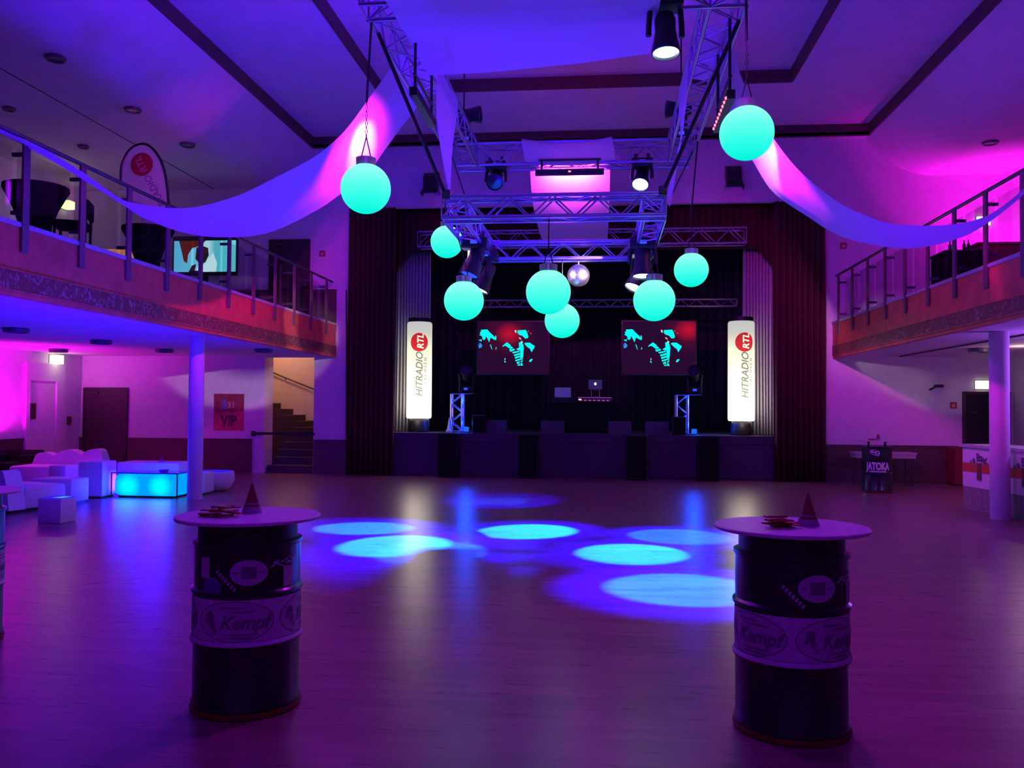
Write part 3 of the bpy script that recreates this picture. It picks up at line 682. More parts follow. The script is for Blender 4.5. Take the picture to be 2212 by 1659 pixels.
NL = [(-2.66, 10.5, 5.66), (-2.85, 10.4, 5.33), (-3.08, 10.3, 4.95), (-3.33, 10.2, 4.66), (-3.52, 10.1, 4.49), (-3.92, 10.0, 4.25), (-4.3, 9.9, 4.04), (-4.77, 9.68, 3.86), (-5.22, 9.47, 3.86), (-5.4, 9.25, 3.9), (-5.66, 9.03, 4.11), (-5.95, 8.82, 4.3), (-6.33, 8.6, 4.48)]
FL_ = [(-2.75, 12.0, 5.57), (-2.98, 11.83, 5.16), (-3.16, 11.67, 4.82), (-3.49, 11.5, 4.47), (-3.83, 11.33, 4.17), (-4.41, 11.17, 3.86), (-4.98, 11.0, 3.78), (-5.26, 10.57, 3.76), (-5.49, 10.13, 3.83), (-5.55, 9.7, 3.94), (-5.66, 9.37, 4.03), (-6.04, 9.03, 4.28), (-6.4, 8.7, 4.49)]
NR = [(1.52, 10.3, 5.64), (1.61, 10.28, 5.36), (1.76, 10.25, 4.98), (1.93, 10.23, 4.69), (2.21, 10.21, 4.31), (2.6, 10.18, 3.95), (2.92, 10.16, 3.77), (3.17, 10.14, 3.67), (3.58, 10.12, 3.63), (3.88, 10.09, 3.64), (4.08, 10.07, 3.68), (4.27, 10.05, 3.76), (4.47, 10.02, 3.91), (4.68, 10.0, 4.13)]
FR_ = [(1.48, 11.8, 5.76), (1.57, 11.72, 5.48), (1.73, 11.63, 5.14), (1.91, 11.55, 4.82), (2.17, 11.47, 4.36), (2.61, 11.38, 4.0), (2.83, 11.3, 3.82), (3.08, 11.13, 3.66), (3.54, 10.96, 3.53), (3.82, 10.79, 3.52), (4.08, 10.61, 3.57), (4.23, 10.44, 3.66), (4.41, 10.27, 3.8), (4.73, 10.1, 4.1)]

banner([(-1.80, 10.2, 4.05), (-1.98, 10.3, 5.0), (-2.03, 10.38, 5.92), (-2.42, 10.45, 5.92)] + NL + [(-6.27, 8.2, 4.49)],
       [(-1.87, 10.6, 4.05), (-1.98, 11.4, 5.0), (-2.03, 12.0, 5.92), (-2.42, 12.0, 5.92)] + FL_ + [(-6.3, 8.25, 4.48)],
       'long white cloth banner swagged from the truss ring to the left balcony rail', 96)
banner([(.72, 10.15, 3.98), (.95, 10.3, 5.0), (1.03, 10.3, 5.92), (1.42, 10.3, 5.92)] + NR + [(4.98, 9.9, 4.5)],
       [(.80, 10.5, 3.98), (.98, 11.3, 5.0), (1.03, 11.8, 5.92), (1.42, 11.8, 5.92)] + FR_ + [(5.0, 9.95, 4.48)],
       'long white cloth banner swagged from the truss ring to the right balcony rail', 96)
banner([(-1.25, 14.06, 5.56), (-1.31, 14.06, 5.92), (-1.25, 14.48, 5.92), (-1.22, 14.55, 5.66), (-1.25, 15.5, 5.30), (-1.24, 16.5, 5.09), (-1.22, 17.5, 4.99), (-1.22, 18.6, 5.08), (-1.2, 19.75, 5.5)],
       [(.20, 14.06, 5.56), (.14, 14.06, 5.92), (.13, 14.48, 5.92), (.12, 14.55, 5.66), (.12, 15.5, 5.30), (.11, 16.5, 5.09), (.10, 17.5, 4.98), (.1, 18.6, 5.06), (.1, 19.75, 5.5)],
       'white cloth drape over the far upper truss, swagging back to the stage', 70)
banner([(.50, 9.62, 5.46), (.52, 9.2, 5.47), (.53, 8.7, 5.46), (.54, 8.0, 5.42), (.55, 6.5, 5.25), (.55, 4, 5.1), (.55, 1, 5.2), (.55, -2, 5.9)],
       [(-2.04, 10.06, 5.46), (-2.05, 9.4, 5.47), (-2.06, 8.7, 5.46), (-2.06, 8.0, 5.42), (-2.1, 6.5, 5.25), (-2.1, 4, 5.1), (-2.1, 1, 5.2), (-2.1, -2, 5.9)],
       'wide white cloth sail stretched under the near side of the upper truss ring', 60, 24, .012, .012)

# ------------------------------------------------------------------ drum tables
def drum_base(t, top_h=1.0, rt=.375, posts=True):
    MB().lathe([(0, .008), (.282, .008), (.286, .02), (.282, .034), (0, .034)], 32).build('red_base', REDB, t, True)
    for k in range(4): MB().cyl((.22 * cos(k * pi / 2 + .6), .22 * sin(k * pi / 2 + .6), 0), (.22 * cos(k * pi / 2 + .6), .22 * sin(k * pi / 2 + .6), .01), .03).build('caster', BLACK, t)
    r = .272; prof = [(0, .034), (r - .01, .034), (r + .006, .04), (r + .006, .055), (r, .065)]
    for z in (.372, .625): prof += [(r, z - .02), (r + .013, z - .008), (r + .013, z + .008), (r, z + .02)]
    prof += [(r, .855), (r + .008, .862), (r + .008, .88), (r - .01, .885), (0, .88)]
    MB().lathe(prof, 48).build('barrel', DRUMB, t, True)
    MB().lathe([(0, top_h - .018), (rt - .004, top_h - .018), (rt, top_h - .012), (rt, top_h - .004), (rt - .004, top_h), (0, top_h)], 56).build('tabletop', TOPW, t, True)
def drum_table(loc, label, up, band, full=True, all_stickers=True):
    t = thing('drum_table', label, 'table', loc); r = .272
    drum_base(t)
    MB().lathe([(0, .88), (.255, .88), (.255, .982), (0, .982)], 40).build('collar', BLACK, t, True)
    b = MB().lathe([(r + .003, .394), (r + .003, .603)], 48); b.build('label_band', DRUML, t, True)
    b = MB().lathe([(r + .014, .37), (r + .0155, .376), (r + .006, .393)], 48); b.build('label_edge', DRUML, t, True)
    if not full: return t
    R = r + .005
    for k in range(4):
        th = band + k * pi / 2
        b = MB(); p, f = disc2d(.196, .098, 36, 3); bent(b, p, f, R, th, .497); b.build('oval_label', DRUML2, t)
        b = MB(); p, f = disc2d(.202, .103, 40, 1, .97); bent(b, p, f, R + .001, th, .497); b.build('oval_outline', DRUMP, t)
        b = MB(); p, f = text('Kempf', .092, .003, .3); bent(b, p, f, R + .002, th + .17, .488); b.build('lettering', DRUMP, t)
        b = MB()
        for x0, x1, z in ((-.07, .05, .566), (-.02, .11, .546), (-.04, .11, .432), (-.02, .09, .416)):
            p, f = rect2d(x0, x1, -.004, .004); bent(b, p, f, R + .002, th, z)
        for x, z, a in ((-.13, .52, .024), (-.115, .48, .017), (-.15, .495, .012), (-.10, .45, .011)):
            p, f = disc2d(a, a * 1.1, 10, 1); bent(b, p, f, R + .0015, th + x / R, z)
        b.build('small_print', DRUMP, t)['kind'] = 'stuff'
    z0 = .74
    a = MB(); p, f = disc2d(.095, .064, 32, 3); bent(a, p, f, R, up, z0); a.build('oval_sticker', DRUML2, t)
    a = MB(); p, f = rect2d(-.038, .038, -.03, .03); bent(a, p, f, R + .001, up, z0); p, f = rect2d(-.08, -.05, -.004, .004); bent(a, p, f, R + .001, up, z0); p, f = rect2d(.05, .08, -.004, .004); bent(a, p, f, R + .001, up, z0)
    a.build('sticker_print', DRUMP, t)
    if all_stickers: a = MB(); p, f = rect2d(-.03, .03, -.052, .052); bent(a, p, f, R, up - .86, z0 + .02); a.build('sticker', DRUML2, t)
    a = MB(); p, f = rect2d(-.03, .03, -.052, .052); bent(a, p, f, R, up + .78, z0 - .035); a.build('sticker', DRUML2, t)
    if all_stickers: a = MB(); p, f = disc2d(.056, .052, 24, 2); bent(a, p, f, R, up - .70, z0 - .075); a.build('round_sticker', DRUMBL, t)
    a = MB()
    for k in range(7): p, f = rect2d(-.006, .006, -.010, .010, 2); bent(a, p, f, R, up - .58 + .055 * k, z0 + .005 - .0145 * k, -.5)
    a.build('slanting_letters', DRUML2, t)
    a = MB()
    for k in range(10): p, f = rect2d(-.018, .018, -.004, .004, 2); bent(a, p, f, R, up + .46 + .052 * k, z0 + .030 + .012 * sin(k * 1.7) + .002 * k, .5 * cos(k * 1.3))
    a.build('scrawled_print', DRUML2, t)
    return t
drum_table((-1.87, 4.54, 0), 'black drum table with pale label band, standing nearer the white lounge', 0.02 + .39, -.23 + .39)
drum_table((.945, 4.54, 0), 'black drum table with pale label band, on the bar side', .45 - .205, .79 - .205, True, False)
t = drum_table((-4.28, 5.5, 0), 'drum table at the far left edge, only the tip of its top showing', .3, .2)
# far drum with open legs between barrel and top
t = thing('drum_table', 'black drum table with a white name on it, by the right rear wall', 'table', (5.32, 17.75, 0)); drum_base(t, 1.0)
for k in range(4): MB().cyl((.21 * cos(k * pi / 2 + .5), .21 * sin(k * pi / 2 + .5), .88), (.21 * cos(k * pi / 2 + .5), .21 * sin(k * pi / 2 + .5), .985), .02).build('leg', BLACK, t)
PRINTW = M('white_print', (.75, .72, .8), .5, noise=.05)
b = MB(); p, f = text('JATOKA', .17, .009); bent(b, [(x * .70, y * 1.15) for x, y in p], f, .277, -.22, .50); b.build('lettering', PRINTW, t)
b = MB(); p, f = rect2d(-.16, .16, -.012, .012, 10); bent(b, p, f, .277, -.22, .405); b.build('small_print', PRINTW, t)
b = MB(); p, f = disc2d(.095, .05, 28, 1, .78); bent(b, p, f, .277, -.42, .77, -.3)
for q in (-.3, .25, .75): p, f = rect2d(-.085, .085, -.006, .006, 8); bent(b, p, f, .277, -.42, .77 + .02 * (q - .2), q - .5)
b.build('oval_emblem', PRINTW, t)

def party_hat(c, label, h=.16):
    t = thing('party_hat', label, 'party hat', c)
    MB().lathe([(.056, 0), (.056 * .62, h * .38), (.004, h)], 24).build('cone', REDHAT, t, True)
    MB().lathe([(.0585, -.0), (.0575, .0), (.0455, h * .22), (.044, h * .22)], 24).build('brim_band', WHITEHAT, t, True)
    MB().lathe([(.0405, h * .3), (.0375, h * .345), (.036, h * .345)], 24).build('stripe', WHITEHAT, t, True)
party_hat((-1.885, 4.62, 1.0), 'red cone party hat on the drum table nearer the lounge')
party_hat((1.03, 4.55, 1.0), 'red cone party hat on the bar side drum table')
party_hat((5.36, 17.8, 1.0), 'tiny red cone party hat on the far drum table by the wall', .13)
def packets(cx, cy, label, grp, n=9, seed=1, sx=.12):
    rnd = random.Random(seed); k0 = None
    for k in range(n):
        o = MB().rbox(-.06, .06, -.017, .017, 0, .008, .003)
        if k0 is None: k0 = o.build('foil_packet', REDFOIL)
        else: k0 = k0.copy(); C.objects.link(k0)
        lay = k // 4
        k0.location = (cx + rnd.uniform(-sx, sx) * (1 - .35 * lay), cy + rnd.uniform(-.05, .05), 1.0005 + .0085 * lay + .0095 * (k % 4) * .0); k0.rotation_euler = (rnd.uniform(0, .06), 0, rnd.uniform(-.7, .7))
        k0.location.z = 1.001 + .0088 * k * .6
        tag(k0, label, 'packet', grp)
packets(-1.985, 4.45, 'flat dark red foil packet in the heap beside the hat on the lounge side drum', 'red packets on the lounge side drum', 10, 3, .1)
packets(.87, 4.46, 'shiny red foil packet in the heap beside the hat on the bar side drum', 'red packets on the bar side drum', 9, 5, .055)
packets(5.25, 17.7, 'dull red packet lying on the far drum table by the rear wall', 'red packets on the far drum', 5, 8, .06)

# ------------------------------------------------------------------ lounge
def wavy_sofa(loc, rz, label, W=1.6, hums=((.18, .60), (.5, .66), (.84, .68))):
    t = thing('wavy_sofa', label, 'sofa', loc, rz)
    pts = []; n = 36
    for i in range(n + 1):
        u = i / n; z = .50
        for c, h in hums: z = max(z, h - 2.6 * (u - c) ** 2 * (1.6 if abs(u - c) < .3 else 4))
        e = min(u, 1 - u); z = .05 + (z - .05) * min(1, (e / .09 + .0)) ** .5 if e < .09 else z
        pts.append((-W / 2 + W * u, z))
    poly = [(-W / 2, .05)] + pts[1:-1] + [(W / 2, .05)]
    MB().prism(poly, .5, .78).build('backrest', LOUNGE, t, False)
    MB().rbox(-W / 2 + .03, W / 2 - .03, -.25, .49, .04, .37, .05).build('seat', LOUNGE, t, True)
    MB().box(-W / 2 + .1, W / 2 - .1, -.15, .7, 0, .05).build('plinth', BLACK, t)
    return t
wavy_sofa((-10.75, 16.4, 0), .08, 'white sofa with a wavy humped back against the dark wainscot')
wavy_sofa((-8.95, 12.75, 0), pi - .25, 'white wavy sofa seen from behind at the edge of the lounge', 1.5, ((.12, .62), (.55, .56), (.9, .64)))
def block(name, x0, x1, y0, y1, h, label, b=.03, rz=0, cat='pouf'):
    c = ((x0 + x1) / 2, (y0 + y1) / 2, 0); t = thing(name, label, cat, c, rz)
    MB().rbox(x0 - c[0], x1 - c[0], y0 - c[1], y1 - c[1], .03, h, b).build('cushion', LOUNGE, t, True)
    MB().box(x0 - c[0] + .04, x1 - c[0] - .04, y0 - c[1] + .04, y1 - c[1] - .04, 0, .03).build('plinth', BLACK, t)
    return t
block('pouf', -8.98, -8.3, 13.1, 13.6, .40, 'low white bench pouf before the tall pouf, left of the glowing table')
block('pouf', -8.79, -8.35, 14.05, 14.5, .62, 'tall white square pouf touching the left end of the glowing table')
block('bench', -8.85, -7.66, 15.35, 15.95, .53, 'long white backless bench behind the glowing blue table', cat='bench')
block('bench', -7.35, -6.95, 14.9, 15.3, .40, 'short white bench block hidden partly by the left column', cat='bench')
block('pouf', -9.75, -9.42, 14.7, 15.1, .5, 'small white cube pouf before the wavy sofa at the wall')
# dark armchair
t = thing('armchair', 'dark boxy armchair at the left wall beside the wavy sofa', 'armchair', (-12.04, 17.1, 0))
MB().rbox(-.4, .35, -.35, .4, .05, .38, .03).build('seat', BLKCLOTH, t, True); MB().rbox(-.4, .35, .25, .42, .38, .62, .04).build('backrest', BLKCLOTH, t, True)
for x in (-.42, .27): MB().rbox(x, x + .14, -.35, .4, .05, .54, .03).build('armrest', BLKCLOTH, t, True)
for x in (-.34, .36):
    for y in (-.28, .32): MB().cyl((x, y, 0), (x, y, .06), .02).build('leg', BLACK, t)
# glowing bar table
def glow_mat():
    m = emit('table_glow', (0, .5, 1), 1); nt = m.node_tree; e = [n for n in nt.nodes if n.type == 'EMISSION'][0]
    tc = nt.nodes.new('ShaderNodeTexCoord'); tot = None
    for cx in (-.30, .27):
        mp = nt.nodes.new('ShaderNodeMapping'); mp.inputs['Scale'].default_value = (4.2, 1.0, 4.4); mp.inputs['Location'].default_value = (-cx * 4.2, .28, -.2 * 4.4)
        g = nt.nodes.new('ShaderNodeTexGradient'); g.gradient_type = 'SPHERICAL'
        nt.links.new(tc.outputs['Object'], mp.inputs[0]); nt.links.new(mp.outputs[0], g.inputs[0])
        if tot is None: tot = g.outputs[1]
        else:
            a = nt.nodes.new('ShaderNodeMath'); a.operation = 'ADD'; nt.links.new(tot, a.inputs[0]); nt.links.new(g.outputs[1], a.inputs[1]); tot = a.outputs[0]
    r = nt.nodes.new('ShaderNodeValToRGB'); r.color_ramp.elements[0].color = (0, .36, 1.3, 1); r.color_ramp.elements[1].color = (.0, 1.15, 2.6, 1); r.color_ramp.elements[1].position = .8
    nt.links.new(tot, r.inputs[0]); nt.links.new(r.outputs[0], e.inputs[0]); return m
GLOW = glow_mat()
t = thing('glowing_table', 'low lounge table glowing bright cyan blue beside the left column', 'table', (-7.72, 14.55, 0))
MB().rbox(-.57, .57, -.28, .28, .03, .40, .09).build('light_body', GLOW, t, True)
MB().rbox(-.60, .60, -.31, .31, .41, .43, .008).build('glass_top', M('blue_glass_top', (.01, .1, .4), .08, noise=.1), t)
MB().box(-.5, .5, -.22, .22, 0, .03).build('plinth', BLACK, t)
for x in (-.585, .585):
    for y in (-.295, .295): rod('corner_post', (x, y, .0), (x, y, .415), .012, STEEL, t)
lamp('AREA', 'glowing_table_lamp', (-7.72, 14.2, .22), 40, (.005, .01, 1), (-7.72, 12, .2), 1.0, size_y=.35).data.specular_factor = .1
lamp('AREA', 'glowing_table_lamp', (-8.33, 14.55, .25), 30, (.02, .0, 1), (-11, 14.3, .4), .5, size_y=.3).data.specular_factor = .1
lamp('POINT', 'lounge_blue_fill', (-7.72, 14.55, .75), 70, (.02, .0, 1), None, .25).data.specular_factor = .2  # added over the table as a blue fill for the lounge
t = thing('tea_bowl', 'small pale blue bowl on the glowing lounge table', 'bowl', (-7.5, 14.5, .43))
MB().lathe([(0, 0), (.06, .0), (.10, .04), (.095, .045), (.055, .012), (0, .01)], 24).build('bowl', M('bowl_ceramic', (.5, .6, .7), .3, noise=.05), t, True)
# round bowl table
t = thing('bowl_table', 'round white tub shaped table with a blue lit top right of the left column', 'table', (-7.2, 15.75, 0))
MB().lathe([(0, .0), (.22, .0), (.33, .06), (.40, .20), (.39, .34), (.37, .36), (0, .35)], 36).build('tub', LOUNGE, t, True)
MB().lathe([(0, .352), (.34, .352), (.34, .362), (0, .362)], 32).build('lit_top', emit('top_glow', (.03, .01, .8), 1), t)
# cube table
t = thing('cube_table', 'small white cube table, its blue top reflections painted as glow, nearest of the lounge', 'table', (-7.28, 11.19, 0), -.06)
MB().rbox(-.17, .17, -.16, .16, 0, .325, .012).build('cube', LOUNGE, t, True)
MB().box(-.15, .15, -.14, .14, .325, .332).build('lit_top', MATS['top_glow'], t); MB().add([(-.02, -.08, .334), (.12, -.09, .334), (.14, .1, .334), (.04, .09, .334)], [(0, 1, 2, 3)]).build('painted_reflection', emit('reflection_glow', (.05, .6, .9), 1), t)  # glowing top and patch imitate reflections in the glass top
party_hat((-8.05, 15.5, .53), 'small red cone party hat on the long white bench', .12)
# uplights
for c, lab in (((-12.2, 16.55, .84), 'magenta uplight lamp on the wainscot rail at the left wall'), ((8.35, 19.6, 3.60), 'magenta uplight lamp on the right balcony by the rear wall corner')):
    t = thing('uplight', lab, 'uplight', c); z = -.84 if c[2] < 1 else -.25
    MB().lathe([(0, z), (.09, z), (.09, z + .02), (.015, z + .03), (.015, 0), (0, 0)], 16).build('stand', BLACK, t)
    MB().lathe([(.02, 0), (.07, .01), (.08, .09), (.072, .09), (.06, .03)], 20).build('can', BLACK, t, True); MB().lathe([(0, .05), (.062, .05)], 16).build('lens', emit('magenta_lens', (1, .2, 1), 6), t)

# ------------------------------------------------------------------ poster, signs, small wall things
t = thing('poster', 'red and dark poster reading VIP on the wall left of the staircase', 'poster', (-8.78, YB - .004, .99))
POSTR = M('poster_red', (.55, .06, .10), .6, noise=.12, nscale=8); POSTD = M('poster_dark', (.28, .02, .06), .6, noise=.3, nscale=9); POSTB = M('poster_blue', (.16, .06, .4), .6, noise=.2)
MB().box(-.37, .37, -.008, 0, 0, .87).build('sheet', POSTR, t)
MB().add([(-.36, -.010, .45), (-.2, -.010, .41), (-.05, -.010, .46), (.12, -.010, .42), (.36, -.010, .47), (.36, -.010, .86), (-.36, -.010, .86)], [tuple(range(7))]).build('upper_picture', POSTD, t, fix=False)
MB().rbox(-.17, -.06, -.016, -.010, .50, .74, .002).build('blue_figure', POSTB, t)
b = MB(); p, f = text('VIP', .34, .014); flat(b, [(x * .82, y) for x, y in p], f, (0, -.011, .22)); b.build('lettering', DOORD, t)
b = MB(); p, f = text('31', .2, .004); flat(b, p, f, (.06, -.012, .6)); b.build('numerals', M('poster_pale', (.5, .2, .3), .6, noise=.1), t)
def exit_sign(loc, w_, h, label, mat, ax='y'):
    t = thing('exit_sign', label, 'sign', loc)
    d = .05
    if ax == 'y': MB().rbox(-w_ / 2, w_ / 2, -d, 0, -h / 2, h / 2, .008).build('lit_panel', mat, t); MB().box(-w_ / 2 - .01, w_ / 2 + .01, -.012, 0, -h / 2 - .01, h / 2 + .01).build('housing', STEEL, t)
    else: MB().rbox(0, .22, -w_ / 2, w_ / 2, -h / 2, h / 2, .008).build('lit_panel', mat, t); MB().box(0, .012, -w_ / 2 - .01, w_ / 2 + .01, -h / 2 - .01, h / 2 + .01).build('housing', STEEL, t)
EX = emit('exit_glow', (1, 1, .62), 2.2)
exit_sign((8.22, YB - .0, 2.15), .30, .18, 'glowing pale exit sign over the dark hatch near the bar', EX)
exit_sign((8.26, YB - .0, 5.72), .28, .20, 'glowing pale exit sign upstairs in the magenta lit corner', EX)
exit_sign((XL, 18.9, 2.6), .22, .2, 'glowing pale exit sign over the white door of the lounge', EX, 'x')
exit_sign((XL, 19.2, 6.22), .22, .18, 'glowing greenish exit sign upstairs beyond the bar stools', emit('exit_green', (.75, 1, .4), 1.8), 'x')
lamp('POINT', 'exit_sign_lamp', (-12.1, 18.9, 2.45), 1.5, (1, 1, .7), None, .05)
def firesign(x, z, label):
    t = thing('fire_sign', label, 'sign', (x, YB, z)); MB().box(-.07, .07, -.012, 0, -.07, .07).build('plate', SIGNRED, t)
    MB().add([(-.03, -.014, -.04), (.03, -.014, -.04), (.04, -.014, .0), (.01, -.014, .045), (-.005, -.014, .015), (-.03, -.014, .03)], [tuple(range(6))]).build('flame_mark', M('sign_mark', (.7, .35, .35), .5, noise=.05), t, fix=False)
firesign(-6.56, 5.17, 'small red fire sign upstairs, right of the dark door'); firesign(5.31, 5.22, 'small red fire sign upstairs, beside the right stage curtain'); firesign(7.62, 1.7, 'small red fire sign downstairs, left of the dark hatch')
t = thing('security_camera', 'small dark security camera on the wall under the right balcony', 'camera', (7.28, YB, 2.12))
MB().cyl((0, 0, 0), (0, -.08, 0), .03).build('mount', BLACK, t); MB().rbox(-.09, .09, -.16, -.06, -.03, .03, .012).build('body', BLACK, t); MB().cyl((-.09, -.11, -.03), (-.2, -.11, -.09), .02).build('lens_arm', BLACK, t)
t = thing('wall_box', 'small dark control box on the wall by the white lounge door', 'box', (-12.49, 19.55, 1.2)); MB().rbox(0, .05, -.06, .06, -.1, .1, .01).build('case', M('maroon_plastic', (.2, .03, .05), .5, noise=.1), t); MB().box(.05, .055, -.03, .03, -.03, .03).build('button', BLACK, t)
t = thing('wall_box', 'small dark switch box on the right wall behind the bar', 'box', (XR, 18.9, 1.22)); MB().rbox(-.05, 0, -.07, .07, -.12, .12, .01).build('case', BLACK, t); MB().box(-.056, -.05, -.03, .03, -.03, .03).build('button', STEEL, t)
# ceiling lamps
LR = M('lamp_ring', (.10, .08, .12), .5, .3, noise=.1); LRR = M('lamp_glass_red', (.6, .25, .28), .4, noise=.1)
def downlight(x, y, z, label, mat, grp=None, r=.13, drop=.05):
    t = thing('downlight', label, 'ceiling lamp', (x, y, z), 0, grp)
    MB().lathe([(r, 0), (r + .02, -.01), (r + .01, -drop), (r - .02, -drop), (r - .03, -.01)], 24).build('rim', LR, t, True); MB().lathe([(0, -drop * .6), (r - .02, -drop * .6)], 24).build('glass', mat, t)
    return t
downlight(-8.12, 12.21, 6.75, 'dark round ceiling lamp above the left balcony, nearest the camera', LR)
downlight(-8.17, 14.47, 6.75, 'reddish round ceiling lamp above the left balcony', LRR)
downlight(-8.18, 16.53, 6.75, 'round ceiling lamp above the left balcony, third along the row by the stage', LR)
downlight(-10.33, 16.48, 6.75, 'small round ceiling lamp above the left balcony flag, in the wall side row', LR, None, .09)
downlight(-10.32, 14.25, 6.75, 'small round ceiling lamp above the cloth covered tables, in the wall side row', LR, None, .09)
downlight(7.6, 14.3, 6.75, 'small round ceiling lamp above the right balcony', LR, None, .09); downlight(7.4, 17.6, 6.75, 'faint round ceiling lamp above the right balcony by the rear wall', LR)
for x, y, lab in ((-9.0, 12.7, 'above the small cube table'), (-9.05, 15.1, 'above the tall pouf'), (-9.09, 17.5, 'above the poster side of the wall'), (-11.44, 17.51, 'by the exit sign'), (-11.4, 15.1, 'nearest the magenta wall'), (-6.95, 17.5, 'near the stair opening')):
    downlight(x, y, 2.75, 'flat dark ceiling lamp under the left balcony ' + lab, LR, 'ceiling lamps under the left balcony', .17, .07)
for x, y, lab in ((7.0, 17.2, 'above the far drum table side'), (7.0, 14.8, 'over the bar end'), (8.2, 17.2, 'in front of the dark hatch')): downlight(x, y, 2.75, 'flat dark ceiling lamp under the right balcony ' + lab, LR, 'ceiling lamps under the right balcony', .17, .07)
tag(rod('ceiling_track', (6.35, 12.0, 2.735), (6.35, 19.6, 2.735), .014, BLACK), 'thin dark cable track along the ceiling under the right balcony', 'track')
tag(MB().path([(-5.95, YB - .06, 4.3), (-5.93, YB - .06, 3.0), (-5.915, YB - .06, 1.6), (-5.91, YB - .06, .85)], .016).build('wall_cable', BLACK), 'dark cable running down the wall beside the left stage curtain', 'cable')

# ------------------------------------------------------------------ upstairs left
def cocktail(loc, label):
    t = thing('cocktail_table', label, 'table', loc)
    MB().lathe([(.40, 1.10), (.405, 1.06), (.36, .98), (.27, .80), (.20, .60), (.18, .42), (.22, .2), (.28, .03)], 32).build('stretch_cover', BLKCLOTH, t, True)
    MB().lathe([(0, 1.085), (.40, 1.085), (.40, 1.105), (0, 1.105)], 32).build('tabletop', BLKCLOTH, t)
    MB().lathe([(0, 0), (.28, 0), (.28, .03), (0, .03)], 24).build('foot', BLACK, t); return t
cocktail((-7.45, 10.85, BZ), 'black cloth covered cocktail table upstairs between the bar stools'); cocktail((-7.35, 13.55, BZ), 'black cloth covered cocktail table upstairs in front of the feather flag')
def stool(loc, rz, label):
    t = thing('bar_stool', label, 'stool', loc, rz)
    MB().rbox(-.22, .22, -.22, .22, .70, .80, .03).build('seat', BLKCLOTH, t, True)
    MB().rbox(-.21, .21, .20, .25, .84, 1.10, .02).build('backrest', BLKCLOTH, t, True)
    for x in (-.19, .19):
        for y in (-.19, .2): rod('leg', (x, y, 0), (x * .96, y * .96 + (.02 if y > 0 else 0), .72 if y < 0 else .86), .02, BLACK, t)
    for y in (-.2, .2): rod('footrest', (-.19, y, .28), (.19, y, .28), .012, BLACK, t)
stool((-7.45, 11.65, BZ), -1.2, 'black bar stool upstairs with a low back, between the two cloth covered tables'); stool((-8.0, 10.1, BZ), 1.3, 'black bar stool upstairs cut by the picture edge left of the cloth covered table')
# feather flag
t = thing('feather_flag', 'tall white feather flag with a red disc and black border upstairs', 'flag', (-7.3, 14.15, BZ))
out = [(0, .55), (.0, 1.1), (-.02, 1.7), (-.10, 2.2), (-.24, 2.5), (-.42, 2.66), (-.60, 2.66), (-.76, 2.55), (-.87, 2.32), (-.88, 2.05)]
pts = spline([(x, 0, z) for x, z in out], 36); low = spline([(-.88, 0, 2.05), (-.80, 0, 1.85), (-.5, 0, 1.35), (-.2, 0, .85), (0, 0, .5)], 18)
b = MB(); allp = pts + low[1:]; b.add([(p.x, .004 * sin(9 * p.z), p.z) for p in allp], [tuple(range(len(allp)))])
b.build('sail', FAB, t, fix=False); MB().path([Vector((p.x + .0, 0, p.z)) for p in pts], .022, 6).build('border', BLACK, t)
rod('pole', (0, 0, .05), (0, 0, .8), .016, BLACK, t)
for a in range(3): rod('foot_leg', (0, 0, .1), (.35 * cos(a * 2.1), .35 * sin(a * 2.1), .01), .014, BLACK, t)
b = MB(); p, f = disc2d(.20, .20, 30, 1); flat(b, p, f, (-.50, -.02, 2.32)); b.build('red_disc', SIGNRED, t)
an = 2.1; turn = lambda q: [(x * cos(an) - y * sin(an), x * sin(an) + y * cos(an)) for x, y in q]
b = MB(); p, f = text('RTL', .17, .004, .2); flat(b, turn(p), f, (-.5, -.03, 2.31)); b.build('emblem_lettering', M('flag_mark', (.65, .3, .35), .6, noise=.05), t)
b = MB(); p, f = text('HITRADIO', .17, .002, .2); flat(b, turn(p), f, (-.20, -.02, 1.78)); b.build('lettering', M('flag_print', (.30, .28, .36), .6, noise=.05), t)
# television
t = thing('television', 'large flat television showing a cyan picture at the end of the left balcony', 'television', (-9.1, 19.35, BZ))
MB().rbox(-.78, .78, -.03, .04, 1.22, 2.13, .012).build('casing', BLACK, t)
TVC = emit_ramp('tv_picture', 0, -.75, .75, [(0, (.10, .50, .80)), (.35, (.16, .55, .80)), (.55, (.5, .9, 1)), (.66, (.10, .55, .65)), (1, (.13, .62, .72))])
MB().box(-.74, .74, -.034, -.03, 1.30, 2.02).build('picture', TVC, t)
TVD = emit('tv_dark', (.02, .01, .015), 1); TVR = emit('tv_red', (.10, .012, .008), 1); TVW = emit('tv_white', (.6, .95, 1), 1)
def tvpoly(ps, m, y=-.036): MB().add([(x, y, z) for x, z in ps], [tuple(range(len(ps)))]).build('picture_shape', m, t, fix=False)
tvpoly([(-.62, 2.02), (-.55, 1.75), (-.5, 1.55), (-.42, 1.5), (-.40, 1.7), (-.3, 1.85), (-.1, 1.9), (.02, 2.02)], TVR); tvpoly([(-.2, 1.86), (-.06, 1.9), (.08, 1.85), (.1, 1.68), (.02, 1.52), (-.1, 1.46), (-.22, 1.6)], TVD, -.038)
tvpoly([(-.2, 1.3), (-.14, 1.5), (.0, 1.46), (.2, 1.75), (.3, 1.5), (.28, 1.3)], TVW, -.037); tvpoly([(-.38, 1.3), (-.3, 1.45), (-.2, 1.48), (-.24, 1.3)], TVD, -.037)
MB().box(-.06, .06, .0, .04, .06, 1.25).build('stand', BLACK, t); MB().rbox(-.5, .5, -.2, .25, 0, .06, .02).build('foot', BLACK, t)
